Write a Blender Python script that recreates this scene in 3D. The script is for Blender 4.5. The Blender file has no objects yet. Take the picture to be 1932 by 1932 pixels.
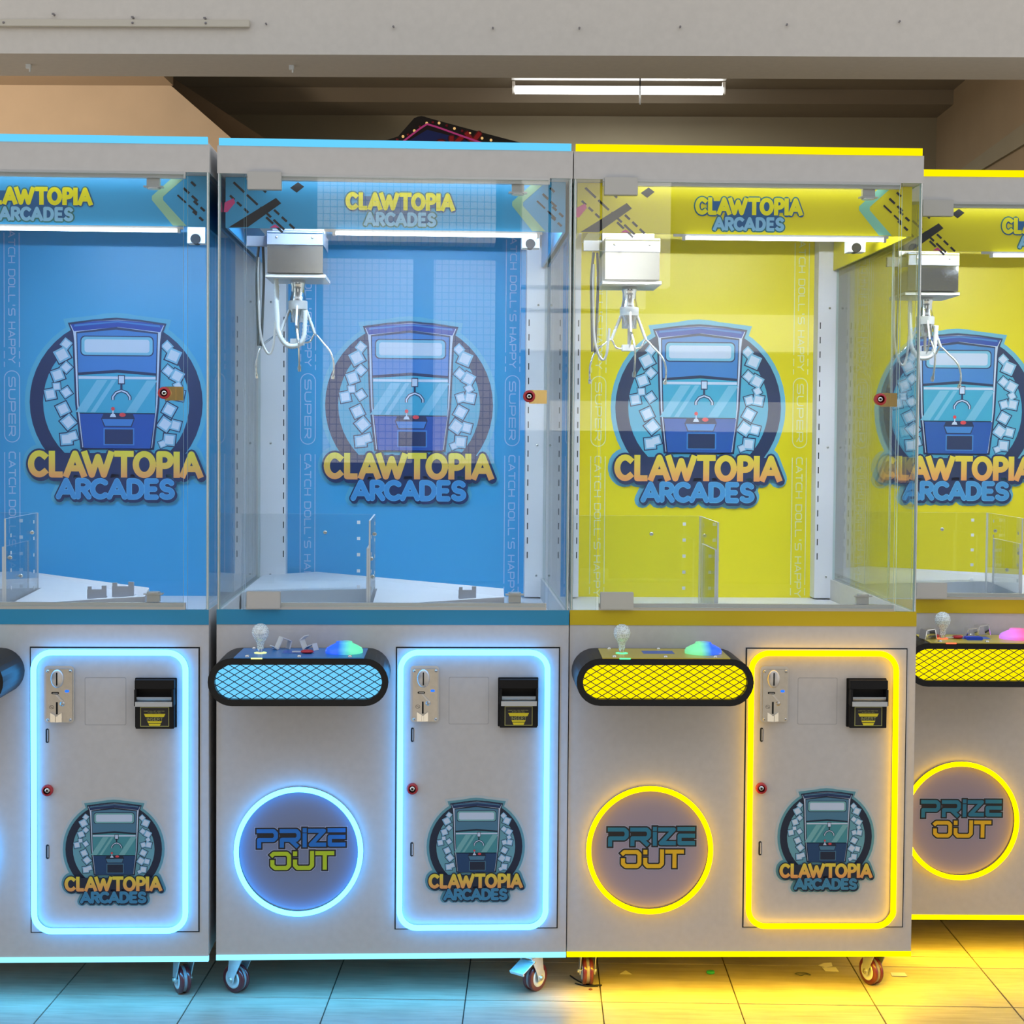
import bpy, bmesh, math, random
from mathutils import Vector, Matrix
random.seed(7)
PI = math.pi
sc = bpy.context.scene
C = sc.collection

# ------------------------------------------------------------------ camera, world, sun, exposure
def cam_axes(yaw, pitch, roll):
    f = Vector((math.sin(yaw)*math.cos(pitch), math.cos(yaw)*math.cos(pitch), -math.sin(pitch)))
    r = Vector((math.cos(yaw), -math.sin(yaw), 0)); u = r.cross(f)
    return f, r*math.cos(roll)+u*math.sin(roll), u*math.cos(roll)-r*math.sin(roll)
f_, r_, u_ = cam_axes(.03934, .03394, .00772)
cam = bpy.data.objects.new('camera', bpy.data.cameras.new('camera')); C.objects.link(cam)
M = Matrix.Identity(4)
for i in range(3):
    M[i][0] = r_[i]; M[i][1] = u_[i]; M[i][2] = -f_[i]
M[0][3], M[1][3], M[2][3] = .527, -3.56075, 1.2981
cam.matrix_world = M
cam.data.sensor_width = 36; cam.data.lens = 36*2957.36/1932
cam.data.shift_y = -(966-921.155)/1932
cam.data.clip_start = .05; cam.data.clip_end = 200
sc.camera = cam
sc.view_settings.view_transform = 'Standard'; sc.view_settings.look = 'None'
sc.view_settings.exposure = 0.0; sc.view_settings.gamma = 1.0
sc.view_settings.use_curve_mapping = False
sc.cycles.use_denoising = True
sc.cycles.max_bounces = 10; sc.cycles.transparent_max_bounces = 32
sc.cycles.caustics_reflective = False; sc.cycles.caustics_refractive = False
sc.cycles.sample_clamp_indirect = 6.0

w = bpy.data.worlds.new('sky'); sc.world = w; w.use_nodes = True
wn = w.node_tree.nodes; wl = w.node_tree.links
bg = wn['Background']
tc = wn.new('ShaderNodeTexCoord'); sep = wn.new('ShaderNodeSeparateXYZ'); rp = wn.new('ShaderNodeValToRGB')
wl.new(tc.outputs['Generated'], sep.inputs[0]); wl.new(sep.outputs['Z'], rp.inputs[0]); wl.new(rp.outputs[0], bg.inputs[0])
rp.color_ramp.elements[0].position = 0.0; rp.color_ramp.elements[0].color = (.90, .88, .84, 1)
rp.color_ramp.elements[1].position = .8; rp.color_ramp.elements[1].color = (.72, .80, .95, 1)
bg.inputs[1].default_value = 1.15

sun = bpy.data.objects.new('sun', bpy.data.lights.new('sun', 'SUN')); C.objects.link(sun)
sun.data.energy = 8.0; sun.data.color = (1, .95, .86); sun.data.angle = .01
sun.rotation_euler = Vector((.25, -1, -1.25)).to_track_quat('-Z', 'Y').to_euler()

# ------------------------------------------------------------------ materials
MATS = {}
def pr(name, col, rough=.5, metal=0, emit=None, es=0, noise=0, bump=0, nscale=8, ior=None, coat=0, spec=None):
    if name in MATS: return MATS[name]
    m = bpy.data.materials.new(name); m.use_nodes = True
    n = m.node_tree.nodes; l = m.node_tree.links; b = n['Principled BSDF']
    b.inputs['Base Color'].default_value = (*col, 1); b.inputs['Roughness'].default_value = rough
    b.inputs['Metallic'].default_value = metal
    if coat: b.inputs['Coat Weight'].default_value = coat
    if spec is not None: b.inputs['Specular IOR Level'].default_value = spec
    if ior: b.inputs['IOR'].default_value = ior
    if emit: b.inputs['Emission Color'].default_value = (*emit, 1); b.inputs['Emission Strength'].default_value = es
    if noise or bump:
        t = n.new('ShaderNodeTexCoord'); nz = n.new('ShaderNodeTexNoise'); nz.inputs['Scale'].default_value = nscale
        nz.inputs['Detail'].default_value = 5
        l.new(t.outputs['Object'], nz.inputs['Vector'])
        if noise:
            mr = n.new('ShaderNodeMapRange'); mr.inputs['From Min'].default_value = .3; mr.inputs['From Max'].default_value = .7
            mr.inputs['To Min'].default_value = 1-noise; mr.inputs['To Max'].default_value = 1+noise*.5
            l.new(nz.outputs[0], mr.inputs[0])
            mx = n.new('ShaderNodeVectorMath'); mx.operation = 'SCALE'; mx.inputs[0].default_value = col
            l.new(mr.outputs[0], mx.inputs['Scale']); l.new(mx.outputs[0], b.inputs['Base Color'])
        if bump:
            bp = n.new('ShaderNodeBump'); bp.inputs['Strength'].default_value = bump; bp.inputs['Distance'].default_value = .002
            l.new(nz.outputs[0], bp.inputs['Height']); l.new(bp.outputs[0], b.inputs['Normal'])
    MATS[name] = m
    return m
def glass(name, tint=(.965, .985, .99), r0=.055, rough=.0, haze=0):
    if name in MATS: return MATS[name]
    m = bpy.data.materials.new(name); m.use_nodes = True
    n = m.node_tree.nodes; l = m.node_tree.links; n.clear()
    out = n.new('ShaderNodeOutputMaterial'); tr = n.new('ShaderNodeBsdfTransparent'); gl = n.new('ShaderNodeBsdfGlossy')
    tr.inputs[0].default_value = (*tint, 1); gl.inputs['Roughness'].default_value = rough
    lw = n.new('ShaderNodeLayerWeight'); lw.inputs[0].default_value = .5
    p = n.new('ShaderNodeMath'); p.operation = 'POWER'; p.inputs[1].default_value = 5
    l.new(lw.outputs['Facing'], p.inputs[0])
    k = n.new('ShaderNodeMath'); k.operation = 'MULTIPLY_ADD'; k.inputs[1].default_value = 1-r0; k.inputs[2].default_value = r0
    l.new(p.outputs[0], k.inputs[0])
    mx = n.new('ShaderNodeMixShader'); l.new(k.outputs[0], mx.inputs[0]); l.new(tr.outputs[0], mx.inputs[1]); l.new(gl.outputs[0], mx.inputs[2])
    last = mx
    if haze:
        df = n.new('ShaderNodeBsdfDiffuse'); df.inputs[0].default_value = (.85, .9, .95, 1)
        m2 = n.new('ShaderNodeMixShader'); m2.inputs[0].default_value = haze
        l.new(mx.outputs[0], m2.inputs[1]); l.new(df.outputs[0], m2.inputs[2]); last = m2
    l.new(last.outputs[0], out.inputs[0])
    MATS[name] = m
    return m
def grad(name, c0, c1, z0, z1, rough=.45, emit=0, axis='Z'):
    """printed or glowing gradient along an object axis"""
    if name in MATS: return MATS[name]
    m = bpy.data.materials.new(name); m.use_nodes = True
    n = m.node_tree.nodes; l = m.node_tree.links; b = n['Principled BSDF']; b.inputs['Roughness'].default_value = rough
    t = n.new('ShaderNodeTexCoord'); s = n.new('ShaderNodeSeparateXYZ'); l.new(t.outputs['Object'], s.inputs[0])
    mr = n.new('ShaderNodeMapRange'); mr.inputs['From Min'].default_value = z0; mr.inputs['From Max'].default_value = z1
    l.new(s.outputs[axis], mr.inputs[0])
    r = n.new('ShaderNodeValToRGB'); r.color_ramp.elements[0].color = (*c0, 1); r.color_ramp.elements[1].color = (*c1, 1)
    l.new(mr.outputs[0], r.inputs[0]); l.new(r.outputs[0], b.inputs['Base Color'])
    if emit:
        l.new(r.outputs[0], b.inputs['Emission Color']); b.inputs['Emission Strength'].default_value = emit
    MATS[name] = m
    return m
def glow(name, col, s=1.0):
    if name in MATS: return MATS[name]
    m = bpy.data.materials.new(name); m.use_nodes = True
    n = m.node_tree.nodes; l = m.node_tree.links; n.clear()
    o = n.new('ShaderNodeOutputMaterial'); e = n.new('ShaderNodeEmission'); e.inputs[0].default_value = (*col, 1); e.inputs[1].default_value = s
    l.new(e.outputs[0], o.inputs[0]); MATS[name] = m
    return m

m_body = pr('grey_powder_coat', (.60, .585, .58), .38, noise=.04, bump=.05, nscale=60)
m_head = pr('grey_header_coat', (.60, .59, .58), .45, noise=.04, nscale=40)
m_gap = pr('dark_gap', (.015, .02, .025), .7)
m_black = pr('black_plastic', (.010, .010, .011), .55, spec=.25)
m_blacks = pr('black_satin_metal', (.009, .010, .012), .42, spec=.3)
m_crt = pr('satin_bluish_steel', (.40, .43, .50), .4, .2)
m_white = pr('white_interior_panel', (.80, .81, .86), .45, noise=.03)
m_chrome = pr('chrome', (.82, .83, .84), .12, 1)
m_steel = pr('brushed_steel', (.62, .60, .57), .32, 1, noise=.06, nscale=90)
m_screw = pr('screw_metal', (.7, .7, .68), .25, 1)
m_alu = pr('aluminium_rail', (.66, .66, .65), .35, .6)
m_clampm = pr('clamp_grey', (.55, .55, .53), .4, .3)
m_clip = pr('galvanised_sheet', (.80, .81, .80), .4, .15)
m_zinc = pr('zinc_plated_steel', (.70, .72, .74), .28, .75, noise=.08, nscale=50)
m_red = pr('red_lock_ring', (.45, .01, .02), .25, coat=.5)
m_brass = pr('brass', (.85, .62, .25), .22, 1)
m_pane = glass('clear_glass')
m_acr = glass('clear_acrylic', (.95, .97, .98), .05)
m_edge = pr('glass_edge', (.62, .78, .76), .15, spec=.8)
m_acredge = pr('acrylic_edge', (.85, .88, .92), .2)
m_wheel = pr('maroon_wheel', (.10, .008, .012), .3, coat=.4)
m_groove = pr('wheel_groove_grey', (.22, .2, .2), .4)
m_hub = pr('wheel_hub_grey', (.5, .5, .48), .4)
m_cable = pr('dark_grey_cable', (.05, .055, .05), .35)
m_hose = pr('white_corrugated_hose', (.72, .75, .74), .35)
m_wht = pr('white_plastic', (.8, .82, .82), .4)
m_navy = pr('print_navy', (.008, .018, .07), .4)
m_txtw = pr('print_stripe_white', (.42, .60, .88), .4)
m_txty = pr('print_stripe_pale_yellow', (.80, .82, .42), .4)
m_blk = pr('print_black', (.015, .015, .02), .4)
m_pink = pr('print_pink', (.8, .08, .3), .4)
m_ledbar = glow('led_tube_white', (.86, .93, 1.0), 9)
m_yel = pr('print_yellow', (.85, .72, .02), .4)

# ------------------------------------------------------------------ mesh helpers
class MB:
    def __init__(s): s.v = []; s.f = []; s.mi = []; s.m = []; s.sm = []
    def _mi(s, m):
        if m not in s.m: s.m.append(m)
        return s.m.index(m)
    def add(s, vs, fs, m, smooth=False):
        o = len(s.v); s.v += [tuple(p) for p in vs]; k = s._mi(m)
        for f in fs: s.f.append([i+o for i in f]); s.mi.append(k); s.sm.append(smooth)
        return s
    def box(s, x0, x1, y0, y1, z0, z1, m, mat=None, edge=None):
        vs = [(x, y, z) for x in (x0, x1) for y in (y0, y1) for z in (z0, z1)]
        if mat is not None: vs = [mat @ Vector(p) for p in vs]
        fs = [(0, 1, 3, 2), (4, 6, 7, 5), (0, 4, 5, 1), (2, 3, 7, 6), (0, 2, 6, 4), (1, 5, 7, 3)]  # -x +x -y +y -z +z
        if edge is None: return s.add(vs, fs, m)
        ax, em = edge     # faces along axis ax keep m, others get em
        big = {'x': (0, 1), 'y': (2, 3), 'z': (4, 5)}[ax]
        o = len(s.v); s.v += [tuple(p) for p in vs]
        for i, f in enumerate(fs):
            s.f.append([j+o for j in f]); s.mi.append(s._mi(m if i in big else em)); s.sm.append(False)
        return s
    def cyl(s, p0, p1, r0, m, r1=None, n=16, caps=True, smooth=True):
        r1 = r0 if r1 is None else r1
        p0 = Vector(p0); p1 = Vector(p1); d = (p1-p0).normalized()
        a = d.orthogonal().normalized(); b = d.cross(a)
        vs = []
        for p, r in ((p0, r0), (p1, r1)):
            for i in range(n):
                t = 2*PI*i/n; vs.append(p+a*(r*math.cos(t))+b*(r*math.sin(t)))
        s.add(vs, [(i, (i+1) % n, n+(i+1) % n, n+i) for i in range(n)], m, smooth)
        if caps: s.add(vs, [tuple(range(n))[::-1], tuple(range(n, 2*n))], m)
        return s
    def tube(s, pts, r, m, n=8, closed=False, rs=None):
        pts = [Vector(p) for p in pts]; N = len(pts); vs = []; prev = None
        for i, p in enumerate(pts):
            if closed: d = pts[(i+1) % N]-pts[i-1]
            else: d = pts[min(i+1, N-1)]-pts[max(i-1, 0)]
            d.normalize()
            a = d.orthogonal().normalized() if prev is None else (prev-d*prev.dot(d)).normalized()
            prev = a; b = d.cross(a); rr = rs[i] if rs else r
            for k in range(n):
                t = 2*PI*k/n; vs.append(p+a*(rr*math.cos(t))+b*(rr*math.sin(t)))
        fs = []
        for i in range(N if closed else N-1):
            j = (i+1) % N
            for k in range(n): fs.append((i*n+k, i*n+(k+1) % n, j*n+(k+1) % n, j*n+k))
        s.add(vs, fs, m, True)
        if not closed: s.add(vs, [tuple(range(n))[::-1], tuple(range((N-1)*n, N*n))], m)
        return s
    def lathe(s, prof, c, m, n=24, axis='z', smooth=True):
        vs = []
        for (r, h) in prof:
            for k in range(n):
                t = 2*PI*k/n; x, y = r*math.cos(t), r*math.sin(t)
                vs.append((c[0]+x, c[1]+y, c[2]+h) if axis == 'z' else (c[0]+x, c[1]+h, c[2]+y) if axis == 'y' else (c[0]+h, c[1]+x, c[2]+y))
        fs = [(i*n+k, i*n+(k+1) % n, (i+1)*n+(k+1) % n, (i+1)*n+k) for i in range(len(prof)-1) for k in range(n)]
        return s.add(vs, fs, m, smooth)
    def prism(s, pts, y0, y1, m, inner=None):
        """polygon in xz, extruded along y; inner = hole outline with equal point count"""
        n = len(pts); vs = [(x, y0, z) for x, z in pts]+[(x, y1, z) for x, z in pts]
        s.add(vs, [(i, (i+1) % n, n+(i+1) % n, n+i) for i in range(n)], m)
        if inner is None: s.add(vs, [tuple(range(n)), tuple(range(n, 2*n))[::-1]], m)
        else:
            vi = [(x, y0, z) for x, z in inner]+[(x, y1, z) for x, z in inner]; al = vs+vi
            s.add(al, [(2*n+i, 2*n+(i+1) % n, 3*n+(i+1) % n, 3*n+i) for i in range(n)], m)
            s.add(al, [(i, (i+1) % n, 2*n+(i+1) % n, 2*n+i) for i in range(n)]+[(n+i, n+(i+1) % n, 3*n+(i+1) % n, 3*n+i) for i in range(n)], m)
        return s
    def mesh(s, name, bevel=0):
        me = bpy.data.meshes.new(name); me.from_pydata(s.v, [], s.f)
        for m in s.m: me.materials.append(m)
        me.polygons.foreach_set('material_index', s.mi); me.polygons.foreach_set('use_smooth', s.sm)
        bm = bmesh.new(); bm.from_mesh(me)
        if bevel:
            bmesh.ops.remove_doubles(bm, verts=bm.verts, dist=1e-6)
            bmesh.ops.bevel(bm, geom=[e for e in bm.edges if len(e.link_faces) == 2 and e.calc_face_angle(0) > .6], offset=bevel, segments=2, affect='EDGES')
        bm.to_mesh(me); bm.free()
        return me
    def build(s, name, parent=None, bevel=0, **kw):
        return put(name, s.mesh(name, bevel), parent, **kw)
    def fix(s): return s

def put(name, me, parent=None, loc=None, rot=None, scale=None, label=None):
    o = bpy.data.objects.new(name, me); C.objects.link(o)
    if parent is not None: o.parent = parent
    if loc: o.location = loc
    if rot: o.rotation_euler = rot
    if scale: o.scale = scale
    if label: o['label'] = label
    return o
def tag(o, label=None, cat=None, group=None, kind=None):
    for k, v in (('label', label), ('category', cat), ('group', group), ('kind', kind)):
        if v: o[k] = v
    return o
def recalc(o):
    bm = bmesh.new(); bm.from_mesh(o.data); bmesh.ops.recalc_face_normals(bm, faces=bm.faces); bm.to_mesh(o.data); bm.free()
    return o
def rrect(x0, x1, z0, z1, r, n=8):
    p = []
    for cx, cz, a in ((x1-r, z1-r, 0), (x0+r, z1-r, 90), (x0+r, z0+r, 180), (x1-r, z0+r, 270)):
        for i in range(n+1):
            t = math.radians(a+90*i/n); p.append((cx+r*math.cos(t), cz+r*math.sin(t)))
    return p
def smooth_path(pts, k=6):
    """Catmull-Rom"""
    P = [Vector(p) for p in pts]; out = []
    for i in range(len(P)-1):
        a, b, c, d = P[max(i-1, 0)], P[i], P[i+1], P[min(i+2, len(P)-1)]
        for j in range(k):
            t = j/k; out.append(.5*((2*b)+(c-a)*t+(2*a-5*b+4*c-d)*t*t+(3*b-a-3*c+d)*t**3))
    out.append(P[-1]); return out

# ------------------------------------------------------------------ flat print painter (xz plane, layers step towards -y)
from mathutils.geometry import delaunay_2d_cdt
class Ink(MB):
    """every layer/material is merged into one non-overlapping flat sheet"""
    def __init__(s, eps=.0003): super().__init__(); s.eps = eps; s.L = 0; s.q = {}
    def layer(s): s.L += 1; return s
    def poly(s, pts, m):
        p = [(float(a[0]), float(a[1])) for a in pts]
        ar = sum(p[i-1][0]*p[i][1]-p[i][0]*p[i-1][1] for i in range(len(p)))
        if ar < 0: p = p[::-1]
        s.q.setdefault((s.L, m.name), (m, []))[1].append(p); return s
    def mesh(s, name, bevel=0):
        keys = list(s.q); lev = {}
        for k in sorted(keys, key=lambda k: k[0]):
            m, polys = s.q[k]; sub = lev.get(k[0], 0); lev[k[0]] = sub+1; y = -(k[0]+sub*.3)*s.eps
            # merge in clusters so the triangulation stays small
            vs, fs = [], []
            for p in polys:
                o = len(vs); vs += [Vector(q) for q in p]; fs.append(list(range(o, o+len(p))))
            V2, E2, F2, _, _, OF = delaunay_2d_cdt(vs, [], fs, 0, 1e-7); F2 = [f for f, o in zip(F2, OF) if len(o)]
            s.add([(v.x, y, v.y) for v in V2], [list(f) for f in F2], m)
        return super().mesh(name, bevel)
    def disc(s, cx, cz, r, m, n=14, rz=None):
        rz = rz or r
        return s.poly([(cx+r*math.cos(2*PI*i/n), cz+rz*math.sin(2*PI*i/n)) for i in range(n)], m)
    def line(s, pts, w, m, closed=False, cap='butt', ext=0):
        pts = [Vector(p) for p in pts]; N = len(pts); h = w/2
        for i in range(N if closed else N-1):
            a, b = pts[i], pts[(i+1) % N]; d = (b-a)
            if d.length < 1e-9: continue
            d.normalize(); q = Vector((-d.y, d.x))*h
            a2 = a-d*ext if (i == 0 and not closed) else a; b2 = b+d*ext if (i == N-2 and not closed) else b
            s.poly([a2-q, b2-q, b2+q, a2+q], m)
        for i in range(N):
            end = (i in (0, N-1)) and not closed
            if end and cap != 'round': continue
            s.disc(pts[i].x, pts[i].y, h*.999, m, 12)
        return s
def arc(cx, cz, rx, rz, a0, a1, n=14):
    return [(cx+rx*math.cos(math.radians(a0+(a1-a0)*i/n)), cz+rz*math.sin(math.radians(a0+(a1-a0)*i/n))) for i in range(n+1)]
CH = {  # chunky letters, unit box
 'C': [arc(.53, .5, .53, .5, 48, 312)], 'L': [[(0, 1), (0, 0), (1, 0)]], 'A': [[(0, 0), (.5, 1), (1, 0)], [(.22, .3), (.78, .3)]],
 'W': [[(0, 1), (.27, 0), (.5, .85), (.73, 0), (1, 1)]], 'T': [[(0, 1), (1, 1)], [(.5, 1), (.5, 0)]], 'O': [arc(.5, .5, .5, .5, 0, 360, 22)],
 'P': [[(0, 0), (0, 1)]+arc(.5, .72, .5, .28, 90, -90, 8)+[(0, .44)]], 'I': [[(.5, 0), (.5, 1)]],
 'R': [[(0, 0), (0, 1)]+arc(.5, .74, .48, .26, 90, -90, 8)+[(0, .48)], [(.45, .48), (1, 0)]],
 'D': [[(0, 0), (0, 1), (.35, 1)]+arc(.4, .5, .6, .5, 85, -85, 10)+[(.35, 0), (0, 0)]],
 'E': [[(1, 1), (0, 1), (0, 0), (1, 0)], [(0, .5), (.85, .5)]],
 'S': [arc(.52, .74, .42, .26, 30, 270, 10)+arc(.48, .24, .46, .24, 90, -150, 10)],
 'K': [[(0, 0), (0, 1)], [(1, 1), (.1, .45)], [(.3, .55), (1, 0)]], 'Y': [[(0, 1), (.5, .5), (1, 1)], [(.5, .5), (.5, 0)]],
 'U': [[(0, 1), (0, .35)]+arc(.5, .35, .5, .35, 180, 360, 8)+[(1, 1)]], 'N': [[(0, 0), (0, 1), (1, 0), (1, 1)]],
 'H': [[(0, 0), (0, 1)], [(1, 0), (1, 1)], [(0, .5), (1, .5)]], 'B': [[(0, 0), (0, 1), (.6, 1), (.85, .75), (.6, .52), (0, .52)], [(.6, .52), (.95, .25), (.6, 0), (0, 0)]],
 'G': [arc(.53, .5, .53, .5, 48, 330)+[(1, .45), (.6, .45)]], 'X': [[(0, 0), (1, 1)], [(0, 1), (1, 0)]], 'F': [[(1, 1), (0, 1), (0, 0)], [(0, .5), (.8, .5)]],
 'V': [[(0, 1), (.5, 0), (1, 1)]], 'M': [[(0, 0), (0, 1), (.5, .3), (1, 1), (1, 0)]], "'": [[(.5, 1), (.5, .75)]], ' ': [],
 '0': [arc(.5, .5, .5, .5, 0, 360, 16)], '1': [[(.2, .8), (.5, 1), (.5, 0)]], 'Z': [[(0, 1), (1, 1), (0, 0), (1, 0)]],
}
TE = {  # square techno letters
 'C': [[(1, 1), (.2, 1), (0, .8), (0, .2), (.2, 0), (1, 0)]], 'A': [[(0, 0), (.5, 1), (1, 0)], [(.3, .3), (.75, .3)]], 'T': [[(0, 1), (1, 1)], [(.5, 1), (.5, 0)]],
 'H': [[(0, 0), (0, 1)], [(1, 0), (1, 1)], [(0, .5), (1, .5)]], 'D': [[(0, 0), (0, 1), (.8, 1), (1, .8), (1, .2), (.8, 0), (0, 0)]],
 'O': [[(.2, 0), (0, .2), (0, .8), (.2, 1), (.8, 1), (1, .8), (1, .2), (.8, 0), (.2, 0)]], 'L': [[(0, 1), (0, 0), (1, 0)]], "'": [[(.5, 1), (.5, .7)]],
 'S': [[(1, 1), (.15, 1), (0, .85), (0, .62), (.15, .5), (.85, .5), (1, .38), (1, .15), (.85, 0), (0, 0)]],
 'P': [[(0, 0), (0, 1), (.85, 1), (1, .85), (1, .55), (.85, .42), (0, .42)]], 'Y': [[(0, 1), (.5, .5), (1, 1)], [(.5, .5), (.5, 0)]],
 'U': [[(0, 1), (0, .2), (.2, 0), (.8, 0), (1, .2), (1, 1)]], 'E': [[(1, 1), (0, 1), (0, 0), (1, 0)], [(0, .5), (1, .5)]],
 'R': [[(0, 0), (0, 1), (.85, 1), (1, .85), (1, .58), (.85, .45), (0, .45)], [(.5, .45), (1, 0)]], ' ': [],
}
def word(ink, text, boxes, t, m, grow=0, font=CH, dx=0, dz=0, cap='butt'):
    """boxes: per letter (x0,x1,z0,z1) outer; t stroke width; grow widens for outlines"""
    for ch, (x0, x1, z0, z1) in zip(text, boxes):
        X0, X1, Z0, Z1 = x0+t/2, x1-t/2, z0+t/2, z1-t/2
        if X1 < X0: X0 = X1 = (x0+x1)/2
        for st in font[ch]:
            p = [(X0+a*(X1-X0)+dx, Z0+b*(Z1-Z0)+dz) for a, b in st]
            ink.line(p, t+2*grow, m, cap='round' if grow else cap, ext=t*.42 if not grow else t*.2)
def flow(text, x, z, w, h, gap):
    out = []
    for ch in text:
        cw = w*.45 if ch in " '" else (w*.35 if ch == 'I' else w)
        out.append((x, x+cw, z, z+h)); x += cw+gap
    return out, x

# ------------------------------------------------------------------ the round emblem (unit: word width = 1, origin at base centre of CLAWTOPIA)
def U(X): return (X-1110)/1382
def V(Y): return (640-Y)/1382
CLAW = [(U(a), U(b), V(640), V(420)) for a, b in ((418, 590), (583, 697), (698, 882), (842, 1098), (1096, 1258), (1245, 1430), (1432, 1572), (1566, 1622), (1618, 1804))]
ARC = [(U(a), U(b), V(812), V(645)) for a, b in ((640, 800), (795, 916), (910, 1060), (1042, 1200), (1200, 1336), (1340, 1448), (1452, 1582))]
def px(u): return (u-222)/329
def pz(v): return (902-v)/329
def emblem_mesh(name, pal):
    k = Ink(.0008)
    halo, navy, disc, cab, cabd, marq, win, winl, rail, cube, cubes = [pal[x] for x in ('halo', 'navy', 'disc', 'cab', 'cabd', 'marq', 'win', 'winl', 'rail', 'cube', 'cubes')]
    tt = .036; t2 = .026
    R, cx, cz = 163/329, 0, pz(757)
    def body(g, top=True):
        a = g
        return [(px(157)-a, pz(845)-a), (px(147)-a, pz(760)), (px(142)-a, pz(640)), (px(140)-a, pz(622)), (px(134)-a*1.2, pz(607)+a), (px(180), pz(600)+a), (px(225), pz(597)+a), (px(268), pz(600)+a),
                (px(314)+a*1.2, pz(607)+a), (px(308)+a, pz(622)), (px(306)+a, pz(640)), (px(301)+a, pz(760)), (px(291)+a, pz(845)-a)]
    if pal.get('white'):
        k.disc(cx, cz, R+.055, pal['white'], 48); k.poly(body(.055), pal['white'])
        word(k, 'CLAWTOPIA', CLAW, tt, pal['white'], .062); word(k, 'ARCADES', ARC, t2, pal['white'], .062); k.layer()
    k.disc(cx, cz, R+.028, halo, 48); k.poly(body(.03), halo)
    word(k, 'CLAWTOPIA', CLAW, tt, halo, .036); word(k, 'ARCADES', ARC, t2, halo, .036); k.layer()
    k.disc(cx, cz, R, navy, 48); k.layer()
    k.disc(cx, cz, R*.845, disc, 48); k.layer()
    # ice cubes tumbling past both sides of the cabinet
    cubs = [(px(120), pz(666), 17, .5), (px(128), pz(645), 12, .9), (px(112), pz(705), 15, .35), (px(128), pz(690), 12, .8), (px(98), pz(742), 14, .2), (px(122), pz(770), 15, .45), (px(132), pz(795), 16, .7), (px(110), pz(727), 10, .1),
            (px(128), pz(828), 15, .1), (px(140), pz(822), 12, .3), (px(330), pz(666), 17, -.4), (px(318), pz(648), 12, -.8), (px(337), pz(705), 15, -.5), (px(320), pz(695), 12, -.7), (px(340), pz(742), 14, -.2),
            (px(322), pz(770), 15, -.5), (px(314), pz(798), 16, -.6), (px(334), pz(800), 13, -.25), (px(322), pz(828), 15, -.1), (px(338), pz(724), 10, .5), (px(309), pz(836), 9, .4), (px(322), pz(742), 12, .3), (px(128), pz(738), 12, .6)]
    for (x, z, s, a) in cubs:
        s = s/329
        def q(r): return [(x+r*math.cos(a+PI/4+i*PI/2), z+r*math.sin(a+PI/4+i*PI/2)) for i in range(4)]
        s *= 1.22; k.poly(q(s*1.02), navy); k.layer()
        k.poly(q(s*.86), cubes); k.layer(); c = q(s*.62); k.poly(c, cube)
        k.L -= 2
    k.L += 3
    k.poly(body(.007), navy); k.layer(); k.poly(body(-.004), rail); k.layer()
    B = lambda x0, x1, z0, z1, m: k.poly([(px(x0), pz(z1)), (px(x1), pz(z1)), (px(x1), pz(z0)), (px(x0), pz(z0))], m)
    k.poly([(px(160), pz(845)), (px(151), pz(760)), (px(147), pz(622)), (px(222), pz(612)), (px(301), pz(622)), (px(297), pz(760)), (px(288), pz(845))], navy); k.layer()
    # marquee cap
    k.poly([(px(143), pz(621)), (px(137), pz(608)), (px(180), pz(601.5)), (px(225), pz(599)), (px(268), pz(601.5)), (px(311), pz(608)), (px(305), pz(621)), (px(225), pz(612))], marq); k.layer()
    k.poly([(px(143), pz(612)), (px(225), pz(603)), (px(306), pz(612)), (px(304), pz(608)), (px(225), pz(600.5)), (px(144), pz(608))], cab); k.layer()
    # blank lit sign panel under the cap
    k.poly([(px(151), pz(700)), (px(149), pz(625)), (px(222), pz(617)), (px(299), pz(625)), (px(297), pz(700)), (px(225), pz(694))], cab); k.layer()
    k.poly([(x, z) for x, z in [(px(u), pz(v)) for u, v in rrect(155, 293, 629, 668, 9)]], navy); k.layer()
    k.poly([(px(u), pz(v)) for u, v in rrect(157, 291, 631, 666, 8)], winl); k.layer()
    k.poly([(px(u), pz(v)) for u, v in rrect(163, 285, 636, 661, 5)], rail); k.layer()
    # window with claw and glints
    k.poly([(px(154), pz(777)), (px(151), pz(705)), (px(225), pz(700)), (px(297), pz(705)), (px(296), pz(777))], win); k.layer()
    for u in (168, 196, 262):
        wd = 20 if u != 196 else 9
        k.poly([(px(u-22), pz(776)), (px(u-22+wd), pz(776)), (px(u+18+wd), pz(714)), (px(u+18), pz(714))], winl)
    k.layer()
    B(152, 297, 707, 712, rail); k.layer()
    B(226, 239, 704, 722, navy); k.layer(); B(227.5, 237.5, 706, 720, rail)
    k.line([(px(232.5), pz(722)), (px(232.5), pz(736))], .012, navy); k.layer()
    for sgn in (-1, 1):
        k.line([(px(232.5), pz(734)), (px(232.5+sgn*10), pz(738)), (px(232.5+sgn*16), pz(746)), (px(232.5+sgn*16), pz(752))], .018, navy)
    k.layer()
    for sgn in (-1, 1):
        k.line([(px(232.5), pz(734)), (px(232.5+sgn*10), pz(738)), (px(232.5+sgn*16), pz(746)), (px(232.5+sgn*16), pz(752))], .008, rail)
    k.layer()
    # lower body, control shelf, coin door
    k.poly([(px(162), pz(845)), (px(154), pz(779)), (px(296), pz(779)), (px(287), pz(845))], cabd); k.layer()
    k.poly([(px(195), pz(788)), (px(199), pz(778)), (px(254), pz(778)), (px(258), pz(788))], navy)
    k.poly([(px(194), pz(787)), (px(258), pz(787)), (px(252), pz(804)), (px(200), pz(804))], navy); k.layer()
    k.poly([(px(196.5), pz(789)), (px(255.5), pz(789)), (px(250.5), pz(802)), (px(202), pz(802))], cab); k.layer()
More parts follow.
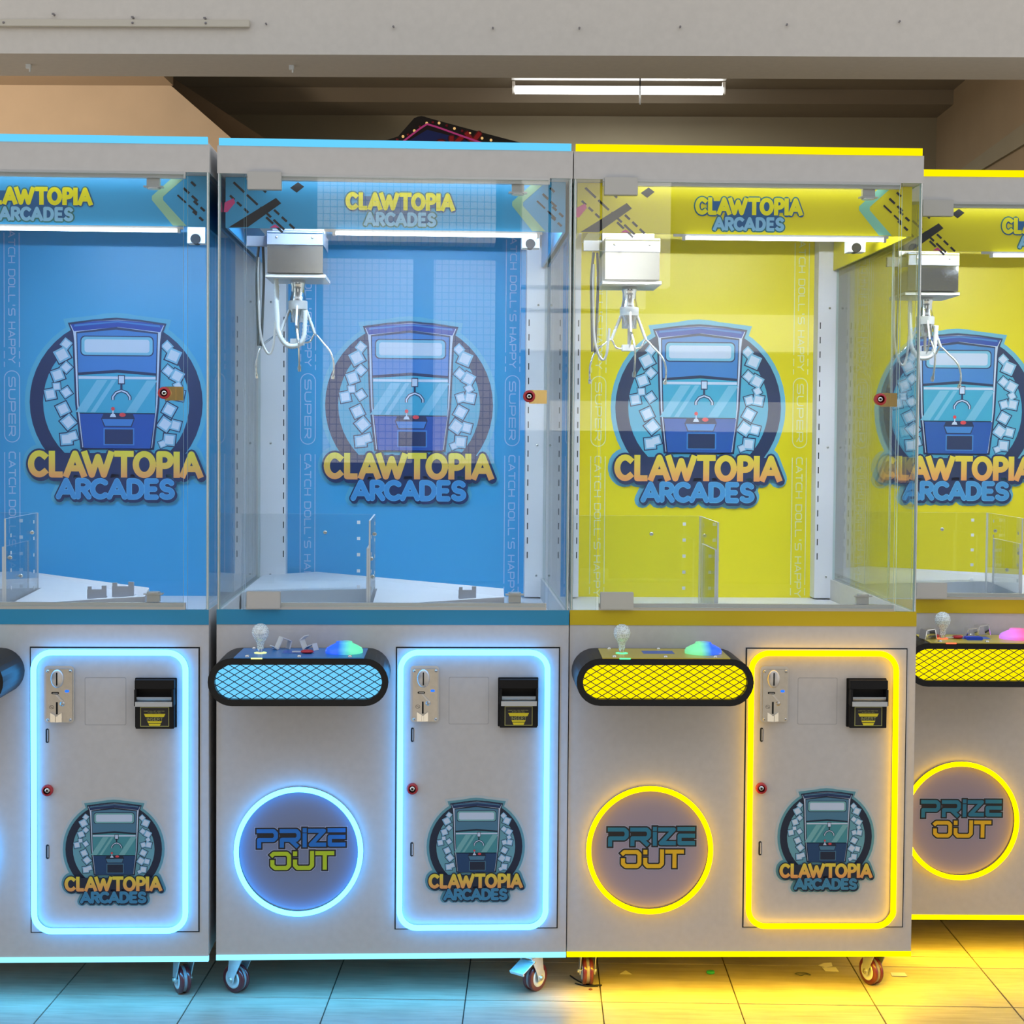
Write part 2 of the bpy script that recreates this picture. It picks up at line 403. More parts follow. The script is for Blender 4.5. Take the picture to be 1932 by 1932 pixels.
    B(199, 257, 806, 839, cab); k.layer(); B(201.5, 254.5, 808.5, 837, navy); k.layer()
    k.poly([(px(211), pz(785)), (px(223), pz(785)), (px(220.5), pz(779)), (px(213.5), pz(779))], rail)
    k.line([(px(217), pz(780)), (px(217), pz(772))], .008, rail); k.layer()
    k.disc(px(217), pz(769), 3.6/329, pal['red'], 12); k.disc(px(235), pz(780.5), 6.2/329, pal['red'], 14, 4/329)
    k.layer()
    # lettering
    k.poly([(U(440), V(610)), (U(1790), V(610)), (U(1740), V(440)), (U(520), V(440))], navy)
    k.poly([(U(690), V(790)), (U(1570), V(790)), (U(1560), V(640)), (U(720), V(640))], navy)
    word(k, 'CLAWTOPIA', CLAW, tt, navy, .011); word(k, 'ARCADES', ARC, t2, navy, .011)
    word(k, 'CLAWTOPIA', CLAW, tt, navy, .010, dx=.008, dz=-.012); word(k, 'ARCADES', ARC, t2, navy, .010, dx=.007, dz=-.010); k.layer()
    word(k, 'ARCADES', ARC, t2, pal['arc2'], .003); k.layer(); word(k, 'ARCADES', ARC, t2, pal['arc'])
    word(k, 'CLAWTOPIA', CLAW, tt, pal['claw'])
    return k.mesh(name)

def flat(name, c, rough=.42): return pr(name, c, rough)
PAL = {}
base = dict(navy=flat('emb_navy', (.012, .03, .11)), cab=flat('emb_cab', (.05, .22, .62)), cabd=flat('emb_cab_low', (.012, .09, .42)), marq=flat('emb_marquee', (.012, .06, .40)),
            disc=flat('emb_disc', (.08, .42, .66)), win=flat('emb_window', (.05, .40, .66)), winl=flat('emb_glint', (.18, .52, .76)), rail=flat('emb_rail', (.58, .70, .90)), cube=flat('emb_cube', (.62, .74, .92)),
            cubes=flat('emb_cube_side', (.22, .52, .78)), red=flat('emb_red', (.75, .07, .09)), arc=flat('emb_arcades', (.06, .30, .66)), arc2=flat('emb_arcades_rim', (.12, .42, .76)),
            claw=grad('emb_gold', (.85, .34, .12), (.82, .70, .06), 0, .16))
PAL['blue'] = dict(base, halo=flat('emb_halo_blue', (.10, .46, .72)))
PAL['yellow'] = dict(base, halo=flat('emb_halo_sky', (.15, .48, .68)))
PAL['door'] = dict(base, halo=flat('emb_halo_door', (.12, .34, .42)), white=flat('emb_white_rim', (.50, .58, .62)), cab=flat('emb_cab_d', (.07, .21, .34)), cabd=flat('emb_cab_low_d', (.012, .06, .17)),
                   marq=flat('emb_marquee_d', (.012, .04, .13)), disc=flat('emb_disc_d', (.14, .38, .48)), win=flat('emb_window_d', (.06, .30, .36)), winl=flat('emb_glint_d', (.18, .46, .50)),
                   navy=flat('emb_navy_d', (.01, .02, .05)), arc=flat('emb_arcades_d', (.05, .25, .45)), arc2=flat('emb_arcades_rim_d', (.08, .34, .52)))
EMB = {k: emblem_mesh('emblem_'+k, p) for k, p in PAL.items()}

# header wordmark (unit: word width = 1)
def wordmark(name, yellow, blue, navy, rim):
    k = Ink(.0012); t = .040; t2 = .031
    HC = [(a*1.0, b, c+.002, d+.002) for a, b, c, d in [(x0, x1, 0, .165) for x0, x1, _, _ in CLAW]]
    HA = [(x0*.98, x1*.98, -.142, -.012) for x0, x1, _, _ in ARC]
    word(k, 'CLAWTOPIA', HC, t, rim, .012); word(k, 'ARCADES', HA, t2, rim, .012); k.layer()
    k.poly([(-.36, .03), (.46, .03), (.44, .13), (-.35, .13)], navy); k.poly([(-.25, -.11), (.28, -.11), (.28, .04), (-.22, .04)], navy); k.layer()
    word(k, 'CLAWTOPIA', HC, t, navy, .007, dx=.004, dz=-.006); k.layer()
    word(k, 'ARCADES', HA, t2, blue); word(k, 'CLAWTOPIA', HC, t, yellow)
    return k.mesh(name)
WM = wordmark('wordmark', flat('hdr_yellow', (.92, .84, .01)), flat('hdr_blue', (.28, .60, .88)), flat('hdr_navy', (.02, .12, .32)), flat('hdr_rim', (.05, .22, .22)))

# PRIZE OUT print
def prize_mesh(name, cp, co):
    k = Ink(.0003); s = .0001875
    T = lambda p: [((a-927)*s, (930-b)*s) for a, b in p]
    PR = [[(415, 690), (620, 690), (648, 718), (648, 770), (620, 798), (445, 798), (445, 900)], [(692, 690), (895, 690), (922, 718), (922, 768), (895, 797), (720, 797), (720, 893)], [(820, 797), (915, 885)],
          [(995, 655), (995, 708)], [(995, 718), (995, 890)], [(1035, 688), (1228, 688), (1070, 858), (1255, 858)], [(1272, 682), (1490, 682)], [(1490, 765), (1300, 765), (1300, 858), (1490, 858)]]
    OU = [[(588, 1000), (622, 968), (780, 968), (808, 996), (808, 1112), (780, 1142), (640, 1142), (606, 1112), (606, 1045)], [(880, 940), (880, 997)], [(880, 1040), (880, 1112), (908, 1142), (1056, 1142), (1086, 1112), (1086, 935)],
          [(1125, 962), (1355, 962)], [(1240, 962), (1240, 1165)]]
    for st in PR+OU: k.line(T(st), 100*s, pr('prize_halo', (.42, .45, .62), .4), ext=27*s)
    k.layer()
    for st in PR+OU: k.line(T(st), 86*s, m_blk, ext=20*s)
    for st in ([(420, 745), (625, 745)], [(695, 745), (900, 745)], [(1285, 722), (1480, 722)], [(1310, 812), (1480, 812)]): k.line(T(st), 36*s, m_blk)
    k.layer()
    for st in PR: k.line(T(st), 50*s, cp)
    for st in OU: k.line(T(st), 50*s, co)
    return k.mesh(name)
PZ = {'blue': prize_mesh('prize_out_blue', flat('prize_blue_cyanlit', (.012, .17, .55)), flat('prize_yellow_cyanlit', (.50, .62, .02))),  # same two inks, with each machine's neon tint mixed into their colours
      'yellow': prize_mesh('prize_out_yellow', flat('prize_blue_yellowlit', (.02, .20, .36)), flat('prize_yellow_yellowlit', (.80, .50, .02)))}

# INSERT label for the note acceptor (local origin = centre)
def insert_mesh():
    k = Ink(.0002); y = m_yel; dim = pr('label_olive', (.42, .42, .14), .4); W, H = .0318, .0222
    k.poly([(-W, -H), (W, -H), (W, H), (-W, H)], pr('label_olive_edge', (.36, .36, .12), .4)); k.layer()
    k.poly([(-W+.0018, -H+.0018), (W-.0018, -H+.0018), (W-.0018, H-.0018), (-W+.0018, H-.0018)], m_blk); k.layer()
    def trap(z0, z1):
        f = lambda z: .0232+(z-.006)*.45
        k.poly([(-f(z0), z0), (f(z0), z0), (f(z1), z1), (-f(z1), z1)], y)
    trap(-.0004, .0068); trap(-.0136, -.0096); trap(-.0202, -.0150)
    b, _ = flow('INSERT', -.0175, -.0086, .0056, .0070, .0011)
    word(k, 'INSERT', b, .0009, dim)
    b, e = flow('INSERT BILL ANY DIRECTION', -.0240, .0118, .00155, .0021, .00055)
    word(k, 'INSERT BILL ANY DIRECTION', b, .0004, dim)
    b, e = flow('DO NOT FOLD BILL', -.0150, .0082, .00155, .0021, .00055)
    word(k, 'DO NOT FOLD BILL', b, .0004, dim)
    return k.mesh('insert_label')
INS = insert_mesh()

# ------------------------------------------------------------------ shared pieces
def cached(d, key, fn):
    if key not in d: d[key] = fn()
    return d[key]
CACHE = {}
def stadium(x0, x1, z0, z1, n=14):
    r = (z1-z0)/2; zc = (z0+z1)/2
    return arc(x1-r, zc, r, r, -90, 90, n)+arc(x0+r, zc, r, r, 90, 270, n)

def caster_wheel_mesh():
    b = MB(); R = .0325
    for x0, x1 in ((-.0125, -.003), (.003, .0125)):
        b.lathe([(.017, x0), (R-.003, x0), (R, x0+.002), (R, x1-.002), (R-.003, x1), (.017, x1)], (0, 0, 0), m_wheel, 28, 'x')
    b.lathe([(R-.0025, -.004), (R-.0025, .004)], (0, 0, 0), m_groove, 28, 'x')
    return b.mesh('wheel')
def caster_hub_mesh():
    b = MB()
    for s in (-1, 1):
        b.lathe([(.022, s*.0126), (.020, s*.0138), (.0165, s*.0138), (.0150, s*.0105), (.006, s*.0105), (.0001, s*.0105)], (0, 0, 0), m_hub, 28, 'x')
    return b.mesh('hub')
def caster(parent, x, y, yaw, zb, brake=False):
    """swivel caster; yaw turns the axle away from the machine's width"""
    e = CACHE
    M_ = Matrix.Rotation(yaw, 4, 'Z'); off = .016
    b = MB()
    top = zb
    b.cyl((0, 0, top-.009), (0, 0, top-.002), .021, m_zinc, n=20)
    b.box(-.030, .030, -.026, .026, top-.003, top, m_zinc)
    for s in (-1, 1):
        xs = s*.0175
        prof = [(-.020, top-.009), (.020, top-.009), (off+.011, .0325+.004), (off+.007, .0325-.008), (off-.007, .0325-.008), (off-.011, .0325+.006)]
        vs = [(xs-.001, p, z) for p, z in prof]+[(xs+.001, p, z) for p, z in prof]; n = len(prof)
        b.add(vs, [tuple(range(n)), tuple(range(n, 2*n))[::-1]]+[(i, (i+1) % n, n+(i+1) % n, n+i) for i in range(n)], m_zinc)
    b.box(-.0185, .0185, -.020, .020, top-.011, top-.008, m_zinc)
    root = b.build('caster', parent, loc=(x, y, 0), rot=(0, 0, yaw)); recalc(root)
    put('wheel', cached(e, 'wh', caster_wheel_mesh), root, loc=(0, off, .0325))
    put('hub', cached(e, 'hub', caster_hub_mesh), root, loc=(0, off, .0325))
    def bolt():
        b = MB(); b.cyl((-.023, 0, 0), (.023, 0, 0), .0042, m_screw, n=6, smooth=False); b.cyl((-.0205, 0, 0), (.0205, 0, 0), .0065, m_screw, n=12); return b.mesh('bolt')
    put('bolt', cached(e, 'bolt', bolt), root, loc=(0, off, .0325))
    if brake:
        b = MB()
        b.box(-.020, .020, -.055, -.012, 0, .003, m_zinc, Matrix.Translation((0, 0, top-.016)) @ Matrix.Rotation(.42, 4, 'X'))
        b.box(-.020, .020, -.058, -.054, -.004, .004, m_zinc, Matrix.Translation((0, 0, top-.016)) @ Matrix.Rotation(.42, 4, 'X'))
        b.cyl((-.021, -.010, top-.020), (.021, -.010, top-.020), .003, m_screw, n=10)
        b.build('brake_pedal', root, bevel=.0006)
    return root

def screw_mesh(r=.0035):
    def f():
        b = MB(); b.lathe([(.0001, -.0022), (r*.6, -.0020), (r, -.0008), (r, 0)], (0, 0, 0), m_screw, 12, 'y'); b.box(-r*.6, r*.6, -.0023, -.0019, -.0004, .0004, m_gap); return b.mesh('screw')
    return cached(CACHE, ('screw', r), f)

# neon colours per scheme
SCH = {
 'blue': dict(under=((.02, .36, .80), 2.2), back=pr('print_sky_blue', (.055, .39, .75), .38), side=pr('side_print_blue', (.055, .39, .75), .3), tube=glow('neon_cyan', (.50, 3.3, 8.0), 1.0), strip=glow('led_strip_cyan', (.30, .90, 1.2), 1.3), band=pr('band_blue', (.02, .27, .48), .4),
              console=glow('console_light_cyan', (.15, .58, .95), 1.15), plate=pr('control_plate_blue', (.03, .23, .62), .3), stripe=m_txtw, chev=pr('print_chevron_lime', (.36, .62, .42), .4),
              plate_disc=pr('prize_plate_blue', (.21, .24, .36), .35), grille=pr('grille_black', (.01, .015, .03), .4), topstrip=glow('led_top_cyan', (.13, .60, .93), 1.1)),
 'yellow': dict(under=((1.0, .62, .0), 3.4), back=pr('print_lemon', (.86, .74, .010), .38), side=pr('side_print_lemon', (.86, .74, .010), .3), tube=glow('neon_yellow', (4.6, 2.5, .0), 1.0), strip=glow('led_strip_yellow', (1.1, .85, .0), 1.5), band=pr('band_yellow', (.62, .46, .004), .4),
                console=glow('console_light_yellow', (1.15, .90, .0), 1.0), plate=pr('control_plate_yellow', (.60, .48, .06), .3), stripe=m_txty, chev=pr('print_chevron_mint', (.28, .68, .50), .4),
                plate_disc=pr('prize_plate_grey', (.34, .30, .41), .35), grille=pr('grille_black', (.01, .015, .03), .4), topstrip=glow('led_top_yellow', (1.1, .90, .0), 1.0)),
}

def pilaster_mesh(x0, x1, slot_x, D):
    b = MB(); b.box(x0, x1, D-.055, D, .845, 1.875, m_white)
    z = 1.62
    while z > .97:
        b.box(slot_x-.0014, slot_x+.0014, D-.0555, D-.055, z-.018, z, m_gap); z -= .0405
    return b.mesh('pilaster')

def stripes_print(mat, xs):
    """vertical CATCH DOLL'S HAPPY / SUPER bands; text reads downwards"""
    k = Ink(.0004); zz = lambda y: 1.4656-(y-705)*.001486
    for x0, x1 in xs:
        xc = (x0+x1)/2; lw = .0026
        for x in (x0, x1):
            k.line([(x, zz(448)), (x, zz(661))], lw, mat)
            k.line([(x, zz(668)), (x, zz(682))], lw, mat); k.line([(x, zz(688)), (x, zz(698))], lw, mat)
            k.line([(x, zz(857)), (x, zz(1101))], lw, mat)
            k.line([(x, zz(1107)), (x, zz(1121))], lw, mat)
        r = (x1-x0)/2
        k.line(arc(xc, zz(838)+r, r, r, 180, 360, 12)+arc(xc, zz(705)-r, r, r, 0, 180, 12), lw, mat, closed=True)
        def down(text, y0, y1):
            # glyph run along -z with letter tops towards +x
            n = len(text); adv = (y1-y0)*.001486; units = sum(.45 if c in " '" else 1.0 for c in text)+.32*(n-1); w = adv/units; p = 0; h = .0165
            for c in text:
                cw = w*(.45 if c in " '" else 1.0)
                for st in TE[c]:
                    k.line([(xc-h/2+b*h, zz(y0)-p-a*cw) for a, b in st], .0031, mat, ext=.0012)
                p += cw+.32*w
        down('SUPER', 717, 826); down("CATCH DOLL'S HAPPY", 857, 1124); down("CATCH DOLL'S HAPPY", 428, 690)
    return k.mesh('slogan_print')

def header_deco(chev, right):
    k = Ink(.0004); q = m_blk
    dm = (.174, 1.8585)
    def dash(x, z, n, ln=.020, g=.008, w=.0052):
        for i in range(n):
            d = i*(ln+g)*.72; e = d+ln*.72; k.line([(x+d, z-d*.92), (x+e, z-e*.92)], w, q)
    if not right:
     k.poly([(dm[0]-.016, dm[1]-.001), (dm[0]-.001, dm[1]-.012), (dm[0]+.016, dm[1]+.002), (dm[0]+.002, dm[1]+.012)], q)
     k.poly([(.020, 1.7665), (.062, 1.7665), (.138, 1.822), (.126, 1.834)], q)
     dash(.122, 1.807, 3, .016); dash(.104, 1.790, 2, .022); dash(.030, 1.868, 4, .034); dash(.022, 1.838, 3, .014); dash(.082, 1.866, 1, .03)
     k.poly([(.010, 1.822), (.030, 1.832), (.034, 1.822), (.016, 1.800), (.008, 1.800)], m_pink); k.poly([(.112, 1.7665), (.134, 1.7665), (.124, 1.774)], m_pink)
     return k.mesh('header_graphic')
    # chevron
    k.poly([(.708, 1.8725), (.735, 1.8725), (.690, 1.832), (.690, 1.824), (.742, 1.7665), (.712, 1.7665), (.665, 1.824), (.665, 1.833)], chev)
    k.layer()
    dash(.735, 1.852, 2, .018); dash(.722, 1.836, 2, .026, w=.004); dash(.758, 1.823, 2, .013); dash(.756, 1.800, 2, .012); dash(.752, 1.866, 1, .014)
    return k.mesh('header_graphic')

def build_machine(root, scheme, opt):
    S = SCH[scheme]; W = .80; D = .875; zb = .0957
    def part(b, name, parent=root, bevel=0, **kw): return b.build(name, parent, bevel, **kw)
    # ---- body
    b = MB(); b.box(0, W, 0, D, .108, .840, m_body); b.box(0, W, 0, .014, .840, .898, m_body)
    b.box(0, .012, .014, D, .840, .898, m_body); b.box(W-.012, W, .014, D, .840, .898, m_body); b.box(.012, W-.012, D-.012, D, .840, .898, m_body)
    part(b, 'lower_cabinet')
    part(MB().box(-.0005, W+.0005, -.0012, D, .8645, .898, S['band']), 'accent_band') if 0 else part(MB().box(0, W, -.0015, 0, .8645, .8985, S['band']), 'accent_band')
    part(MB().box(.001, W-.001, .0145, D-.013, .8401, .8405, m_white), 'play_floor')
    # LED strips
    part(MB().box(0, W, -.002, .010, zb, .1075, S['strip']), 'bottom_light_strip', label=opt['striplabel'])
    ul = bpy.data.lights.new('underglow_led', 'AREA'); ul.shape = 'RECTANGLE'; ul.size = .78; ul.size_y = .010; ul.energy = S['under'][1]; ul.color = S['under'][0]
    uo = bpy.data.objects.new('underglow_led', ul); C.objects.link(uo); uo.parent = root; uo.location = (.40, -.001, zb-.001); uo.rotation_euler = (-.24, 0, 0)
    part(MB().box(.004, W-.004, -.002, .008, 1.942, 1.9585, S['topstrip']), 'top_light_strip')
    # header box
    b = MB(); b.box(0, W, 0, D, 1.880, 1.942, m_head); b.box(.01, W-.01, .008, D, 1.942, 1.956, m_head); part(b, 'header_box')
    part(MB().box(.066, .748, -.001, .012, 1.866, 1.880, m_alu), 'door_rail')
    part(MB().box(.066, .748, -.001, .012, .8985, .914, m_alu), 'door_rail')
    # back panel and prints
    bk = part(MB().box(.002, W-.002, .862, D, .8405, 1.880, S['back']), 'back_panel')
    for sx in ((.1125, .1535), (.6870, .7275)): put('slogan_print', cached(CACHE, ('str', scheme, sx), lambda: stripes_print(S['stripe'], (sx,))), bk, loc=(0, .8615, 0))
    put('emblem', EMB[scheme], bk, loc=(.4167, .8615, 1.1701), scale=(.476, .476, .476))
    put('pilaster', cached(CACHE, 'pl', lambda: pilaster_mesh(.0, .077, .071, .8615)), root)
    put('pilaster', cached(CACHE, 'pr', lambda: pilaster_mesh(.7425, .80, .7495, .8615)), root)
    for x in (.035, .775):
        for z in (.905, 1.27, 1.66): put('screw', screw_mesh(), root, loc=(x, .8065, z))
    # side panes and corner panes
    def pane(x0, x1, y0, y1, z0, z1, ax, name): return part(MB().box(x0, x1, y0, y1, z0, z1, m_pane, edge=(ax, m_edge)), name)
    zg0, zg1 = .8986, 1.8798
    pane(.001, .007, .008, .805, zg0, zg1, 'x', 'side_glass'); pane(W-.007, W-.001, .008, .805, zg0, zg1, 'x', 'side_glass')
    pane(.0015, .060, .0008, .0068, zg0, zg1, 'y', 'corner_glass'); pane(.752, W-.0015, .0008, .0068, zg0, zg1, 'y', 'corner_glass')
    b = MB(); b.cyl((.0035, .0005, zg0), (.0035, .0005, zg1), .0014, m_chrome, n=8); part(b, 'corner_trim')
    b = MB(); b.cyl((W-.0035, .0005, zg0), (W-.0035, .0005, zg1), .0014, m_chrome, n=8); part(b, 'corner_trim')
    gd = part(MB().box(.0655, .7445, -.0065, -.0012, .906, 1.8740, m_pane, edge=('y', m_edge)), 'glass_door')
    for z0, z1 in ((1.843, 1.8835), (.9015, .9405)):
        b = MB(); b.box(.0688, .1446, -.014, .004, z0, z1, m_clampm); part(b, 'hinge_clamp', gd, .001)
    # catches at the door's free side
    for z, s in ((1.8655, -1), (.915, 1)):
        b = MB(); b.box(.662, .690, .004, .020, min(z, z+s*.022), max(z, z+s*.022), m_clampm); b.box(.655, .697, .002, .022, z+s*.018-.0015, z+s*.018+.0015, m_alu); b.cyl((.676, .012, z+s*.020), (.676, .012, z+s*.023), .014, m_alu, n=16)
        part(b, 'door_catch')
    # lock on the glass
    lk = MB(); lk.box(.7045, .7445, -.011, .004, 1.3695, 1.4005, m_brass)
    lk.box(.7265, .7295, -.0125, -.0105, 1.3695, 1.4005, m_brass); lk = part(lk, 'glass_lock', root, .0008)
    b = MB(); b.lathe([(.0085, -.022), (.0125, -.022), (.0138, -.019), (.0138, -.008)], (.7040, 0, 1.386), m_red, 24, 'y'); part(b, 'lock_ring', lk)
    b = MB(); b.lathe([(.0001, -.0195), (.0085, -.0195), (.0086, -.008)], (.7040, 0, 1.386), m_chrome, 20, 'y'); b.lathe([(.0001, -.0200), (.0028, -.0200), (.0028, -.0190)], (.7040, 0, 1.386), m_black, 10, 'y'); part(b, 'lock_barrel', lk)
    # header board with wordmark and LED tube
    hb = part(MB().box(.012, W-.012, .0500, .0560, 1.765, 1.8795, S['back']), 'header_board')
    for rt in (0, 1): put('header_graphic', cached(CACHE, ('hd', scheme, rt), lambda: header_deco(S['chev'], rt)), hb, loc=(0, .0495, 0))
    put('wordmark', WM, hb, loc=(.4088, .0495, 1.8085), scale=(.2492, .2492, .2492))
    b = MB(); b.box(.012, .018, .057, .80, 1.765, 1.8795, S['side']); part(b, 'side_header_board'); part(MB().box(W-.018, W-.012, .057, .80, 1.765, 1.8795, S['side']), 'side_header_board')
    b = MB(); b.cyl((.262, .048, 1.7555), (.722, .048, 1.7555), .0042, m_ledbar, n=10); lt = part(b, 'led_tube')
    b = MB(); b.box(.255, .262, .043, .053, 1.750, 1.762, m_alu); b.box(.722, .728, .043, .053, 1.750, 1.762, m_alu); b.box(.235, .735, .050, .054, 1.7590, 1.7655, m_alu); part(b, 'tube_holder', lt)
    # interior lamp strips hidden behind the header board
    b = MB(); b.box(.10, .72, .024, .032, 1.877, 1.8795, glow('front_led', (.85, .93, 1.0), 8)); b.box(.15, .70, .060, .075, 1.872, 1.879, glow('interior_led_'+scheme, (.62, .80, 1.0) if scheme == 'blue' else (.86, .90, 1.0), opt.get('inled', 210))); part(b, 'interior_light')
    # ---- gantry, crane box, claw
    ox = opt.get('cx', 0); oz = opt.get('cz', 0)
    b = MB(); b.box(.030, .790, .52, .55, 1.840, 1.863, m_alu); b.box(.040, .100, .215, .230, 1.744, 1.768, m_crt); b.box(.058, .094, .24, .52, 1.800, 1.865, m_alu); b.box(.092, .220, .30, .34, 1.779, 1.86, m_alu)
    b.cyl((.722, .298, 1.768), (.722, .33, 1.768), .012, m_black, n=20); b.box(.702, .745, .30, .34, 1.758, 1.80, m_wht)
    part(b, 'gantry_rails')
    cr = MB(); x0, x1 = .0905+ox, .2220+ox
    cr.box(x0, x1, .20, .36, 1.6795+oz, 1.7455+oz, m_chrome); cr.box(x0-.001, x1+.001, .196, .36, 1.7455+oz, 1.7790+oz, m_crt)
    cr.box(x0-.006, x1+.006, .204, .37, 1.6690+oz, 1.6780+oz, m_wht); cr.box(x0, x1, .1955, .1962, 1.7722+oz, 1.7740+oz, m_gap)
    cr = part(cr, 'crane_box', root, .0008)
    for x in (.1125, .1970): put('screw', screw_mesh(), cr, loc=(x+ox, .196, 1.763+oz))
    yc = .27
    cl = MB(); P = lambda x, z, y=0: (x+ox, yc+y, z+oz)
    prof = [(.011, 1.678), (.0185, 1.668), (.0185, 1.658), (.0170, 1.654), (.0170, 1.636), (.0195, 1.625), (.0215, 1.612), (.0215, 1.597), (.0180, 1.594), (.0180, 1.567), (.0001, 1.566)]
    cl.lathe([(r, z+oz) for r, z in prof], (.157+ox, yc, 0), m_chrome, 24)
    cl.cyl(P(.157, 1.570), P(.157, 1.512), .0038, m_steel, n=10); cl.box(.140+ox, .172+ox, yc-.014, yc+.014, 1.512+oz, 1.527+oz, m_wht)
    cl = part(cl, 'claw_body')
    b = MB(); b.lathe([(.0218, 1.619+oz), (.0232, 1.617+oz), (.0232, 1.600+oz), (.0218, 1.598+oz)], (.157+ox, yc, 0), m_wht, 24); part(b, 'claw_collar', cl)
    arms = {'left': [(.146, 1.518, 0), (.126, 1.520, 0), (.1135, 1.540, 0), (.095, 1.528, -.01), (.073, 1.508, -.02), (.061, 1.478, -.025), (.0592, 1.455, -.025), (.0612, 1.431, -.02)],
            'right': [(.168, 1.518, 0), (.186, 1.521, 0), (.1985, 1.539, 0), (.2179, 1.519, -.01), (.2357, 1.498, -.02), (.2445, 1.474, -.025), (.2457, 1.4508, -.025), (.2430, 1.431, -.02)],
            'front': [(.157, 1.518, -.01), (.1575, 1.535, -.03), (.1569, 1.556, -.045), (.1620, 1.535, -.06), (.1649, 1.508, -.068), (.1655, 1.475, -.06), (.1651, 1.448, -.045)]}
    for kx, ps in arms.items():
        tilt = opt.get('tilt', 0)
        pts = smooth_path([P(x+tilt*(1.54-z), z, y) for x, z, y in ps], 5); n = len(pts)
        b = MB(); b.tube(pts, .0022, m_chrome, 8, rs=[.0024+(.0022 if i > n-4 else 0) for i in range(n)])
        part(b, 'claw_arm', cl)
    b = MB()
    for xa, za, xb in ((.1405, 1.607, .1135), (.1745, 1.603, .1985)):
        a = Vector(P(xa, za)); c = Vector(P(xb, 1.540)); n = 16
        b.tube([a+(c-a)*(i/n) for i in range(n+1)], .004, m_hose, 8, rs=[.0042 if i % 2 else .0032 for i in range(n+1)])
    a = Vector(P(.157, 1.606, -.022)); c = Vector(P(.1569, 1.556, -.045)); b.tube([a, c], .0028, m_wht, 8)
    part(b, 'claw_linkage', cl)
    if opt.get('hose', True):
        hp = smooth_path([P(x, z, -.028) for x, z in ((.1066, 1.680), (.1085, 1.640), (.1088, 1.6047), (.1105, 1.575), (.1119, 1.5458), (.1237, 1.5204), (.1394, 1.5078), (.161, 1.511), (.1727, 1.5268), (.1765, 1.5662), (.1784, 1.5937))], 9)
        b = MB(); b.tube(hp, .006, m_hose, 10, rs=[.0066 if i % 2 else .0050 for i in range(len(hp))]); part(b, 'coiled_hose')
    b = MB()
    for dx, ps in ((0, ((.066, 1.748), (.0607, 1.6826), (.0625, 1.60), (.065, 1.508))), (.003, ((.072, 1.748), (.0744, 1.6827), (.0725, 1.60), (.0698, 1.5257), (.067, 1.508))),
                   (.0, ((.0655, 1.72), (.0655, 1.66), (.068, 1.56), (.0767, 1.5101), (.0905, 1.4886), (.1005, 1.507), (.1059, 1.5654)))):
        b.tube(smooth_path([(x+dx+ox*.5, .24+dx, z+oz) for x, z in ps], 6), .0032, m_cable if ps[0][0] != .0655 else m_alu, 8)
    part(b, 'crane_cables')
    # ---- prize chute of clear acrylic
    b = MB(); b.box(.3415, .3455, .03, .31, .8406, 1.1000, m_acr, edge=('x', m_acredge)); ch = part(b, 'chute_panel')
    part(MB().box(.3365, .3412, .03, .24, .8406, 1.0363, m_acr, edge=('x', m_acredge)), 'chute_panel')
    part(MB().box(.016, .3413, .3105, .3145, .8406, 1.1000, m_acr, edge=('y', m_acredge)), 'chute_panel')
    for x, y, z in ((.346, .06, 1.010), (.346, .25, 1.055), (.222, .309, 1.055), (.346, .15, .96)): put('screw', screw_mesh(.005), root, loc=(x, y, z))
    hm = cached(CACHE, 'adj', lambda: MB().box(-.004, .004, -.0006, 0, -.004, .004, m_acredge).mesh('adjusting_hole'))
    for z in (1.08, 1.04, 1.0, .96, .92):
        put('adjusting_hole', hm, root, loc=(.304, .3102, z)); put('adjusting_hole', hm, root, loc=(.3456, .266, z), rot=(0, 0, PI/2)); put('adjusting_hole', hm, root, loc=(.3456, .069, z-.020), rot=(0, 0, PI/2))
    if opt.get('deck', True):
        b = MB(); pt = [(.016, .80, .905), (.16, .86, .909), (.653, .08, .940), (.653, .030, .925), (.350, .030, .905), (.350, .320, .915), (.016, .320, .905)]; n = len(pt)
        b.add([p for p in pt]+[(p[0], p[1], p[2]-.062) for p in pt], [tuple(range(n)), tuple(range(n, 2*n))[::-1]]+[(i, (i+1) % n, n+(i+1) % n, n+i) for i in range(n)], m_white)
        recalc(part(b, 'prize_deck'))
    # ---- service door
    b = MB(); b.box(.4055, .7805, -.0004, 0, .1635, .8140, m_gap); part(b, 'door_gap')
    dr = part(MB().box(.4085, .7775, -.0035, -.0004, .1665, .8110, m_body), 'service_door')
    for z in (.613, .3495):
        b = MB(); b.prism(stadium(0, .0062, -.0165, .0165, 4) if 0 else rrect(-.0035, .0035, -.0165, .0165, .0034, 3), -.0043, -.0036, m_gap)
        b.box(.0002, .0022, -.0046, -.0043, -.013, .013, m_body); recalc(part(b, 'hinge_slot', dr, loc=(.4440, 0, z)))
    lk = MB(); lk.lathe([(.0080, -.012), (.0118, -.012), (.0130, -.009), (.0130, -.0035)], (.4446, 0, .4895), m_red, 24, 'y'); lk = part(lk, 'door_lock', dr)
    if 1:
        b = MB(); b.lathe([(.0001, -.0105), (.0080, -.0105), (.0080, -.0035)], (.4446, 0, .4895), m_chrome, 20, 'y'); b.lathe([(.0001, -.011), (.0026, -.011), (.0026, -.010)], (.4446, 0, .4895), m_black, 10, 'y'); part(b, 'lock_cylinder', dr)
    o_, i_ = rrect(.5266, .6181, .637, .7455, .003, 2), rrect(.5278, .6169, .6382, .7443, .003, 2)
    b = MB(); b.prism(o_, -.0037, -.0034, pr('fine_joint', (.40, .40, .41), .6), i_); recalc(part(b, 'blank_cover', dr))
    ez, ex = (.2775, .5965) if scheme == 'yellow' else (.2560, .5905)
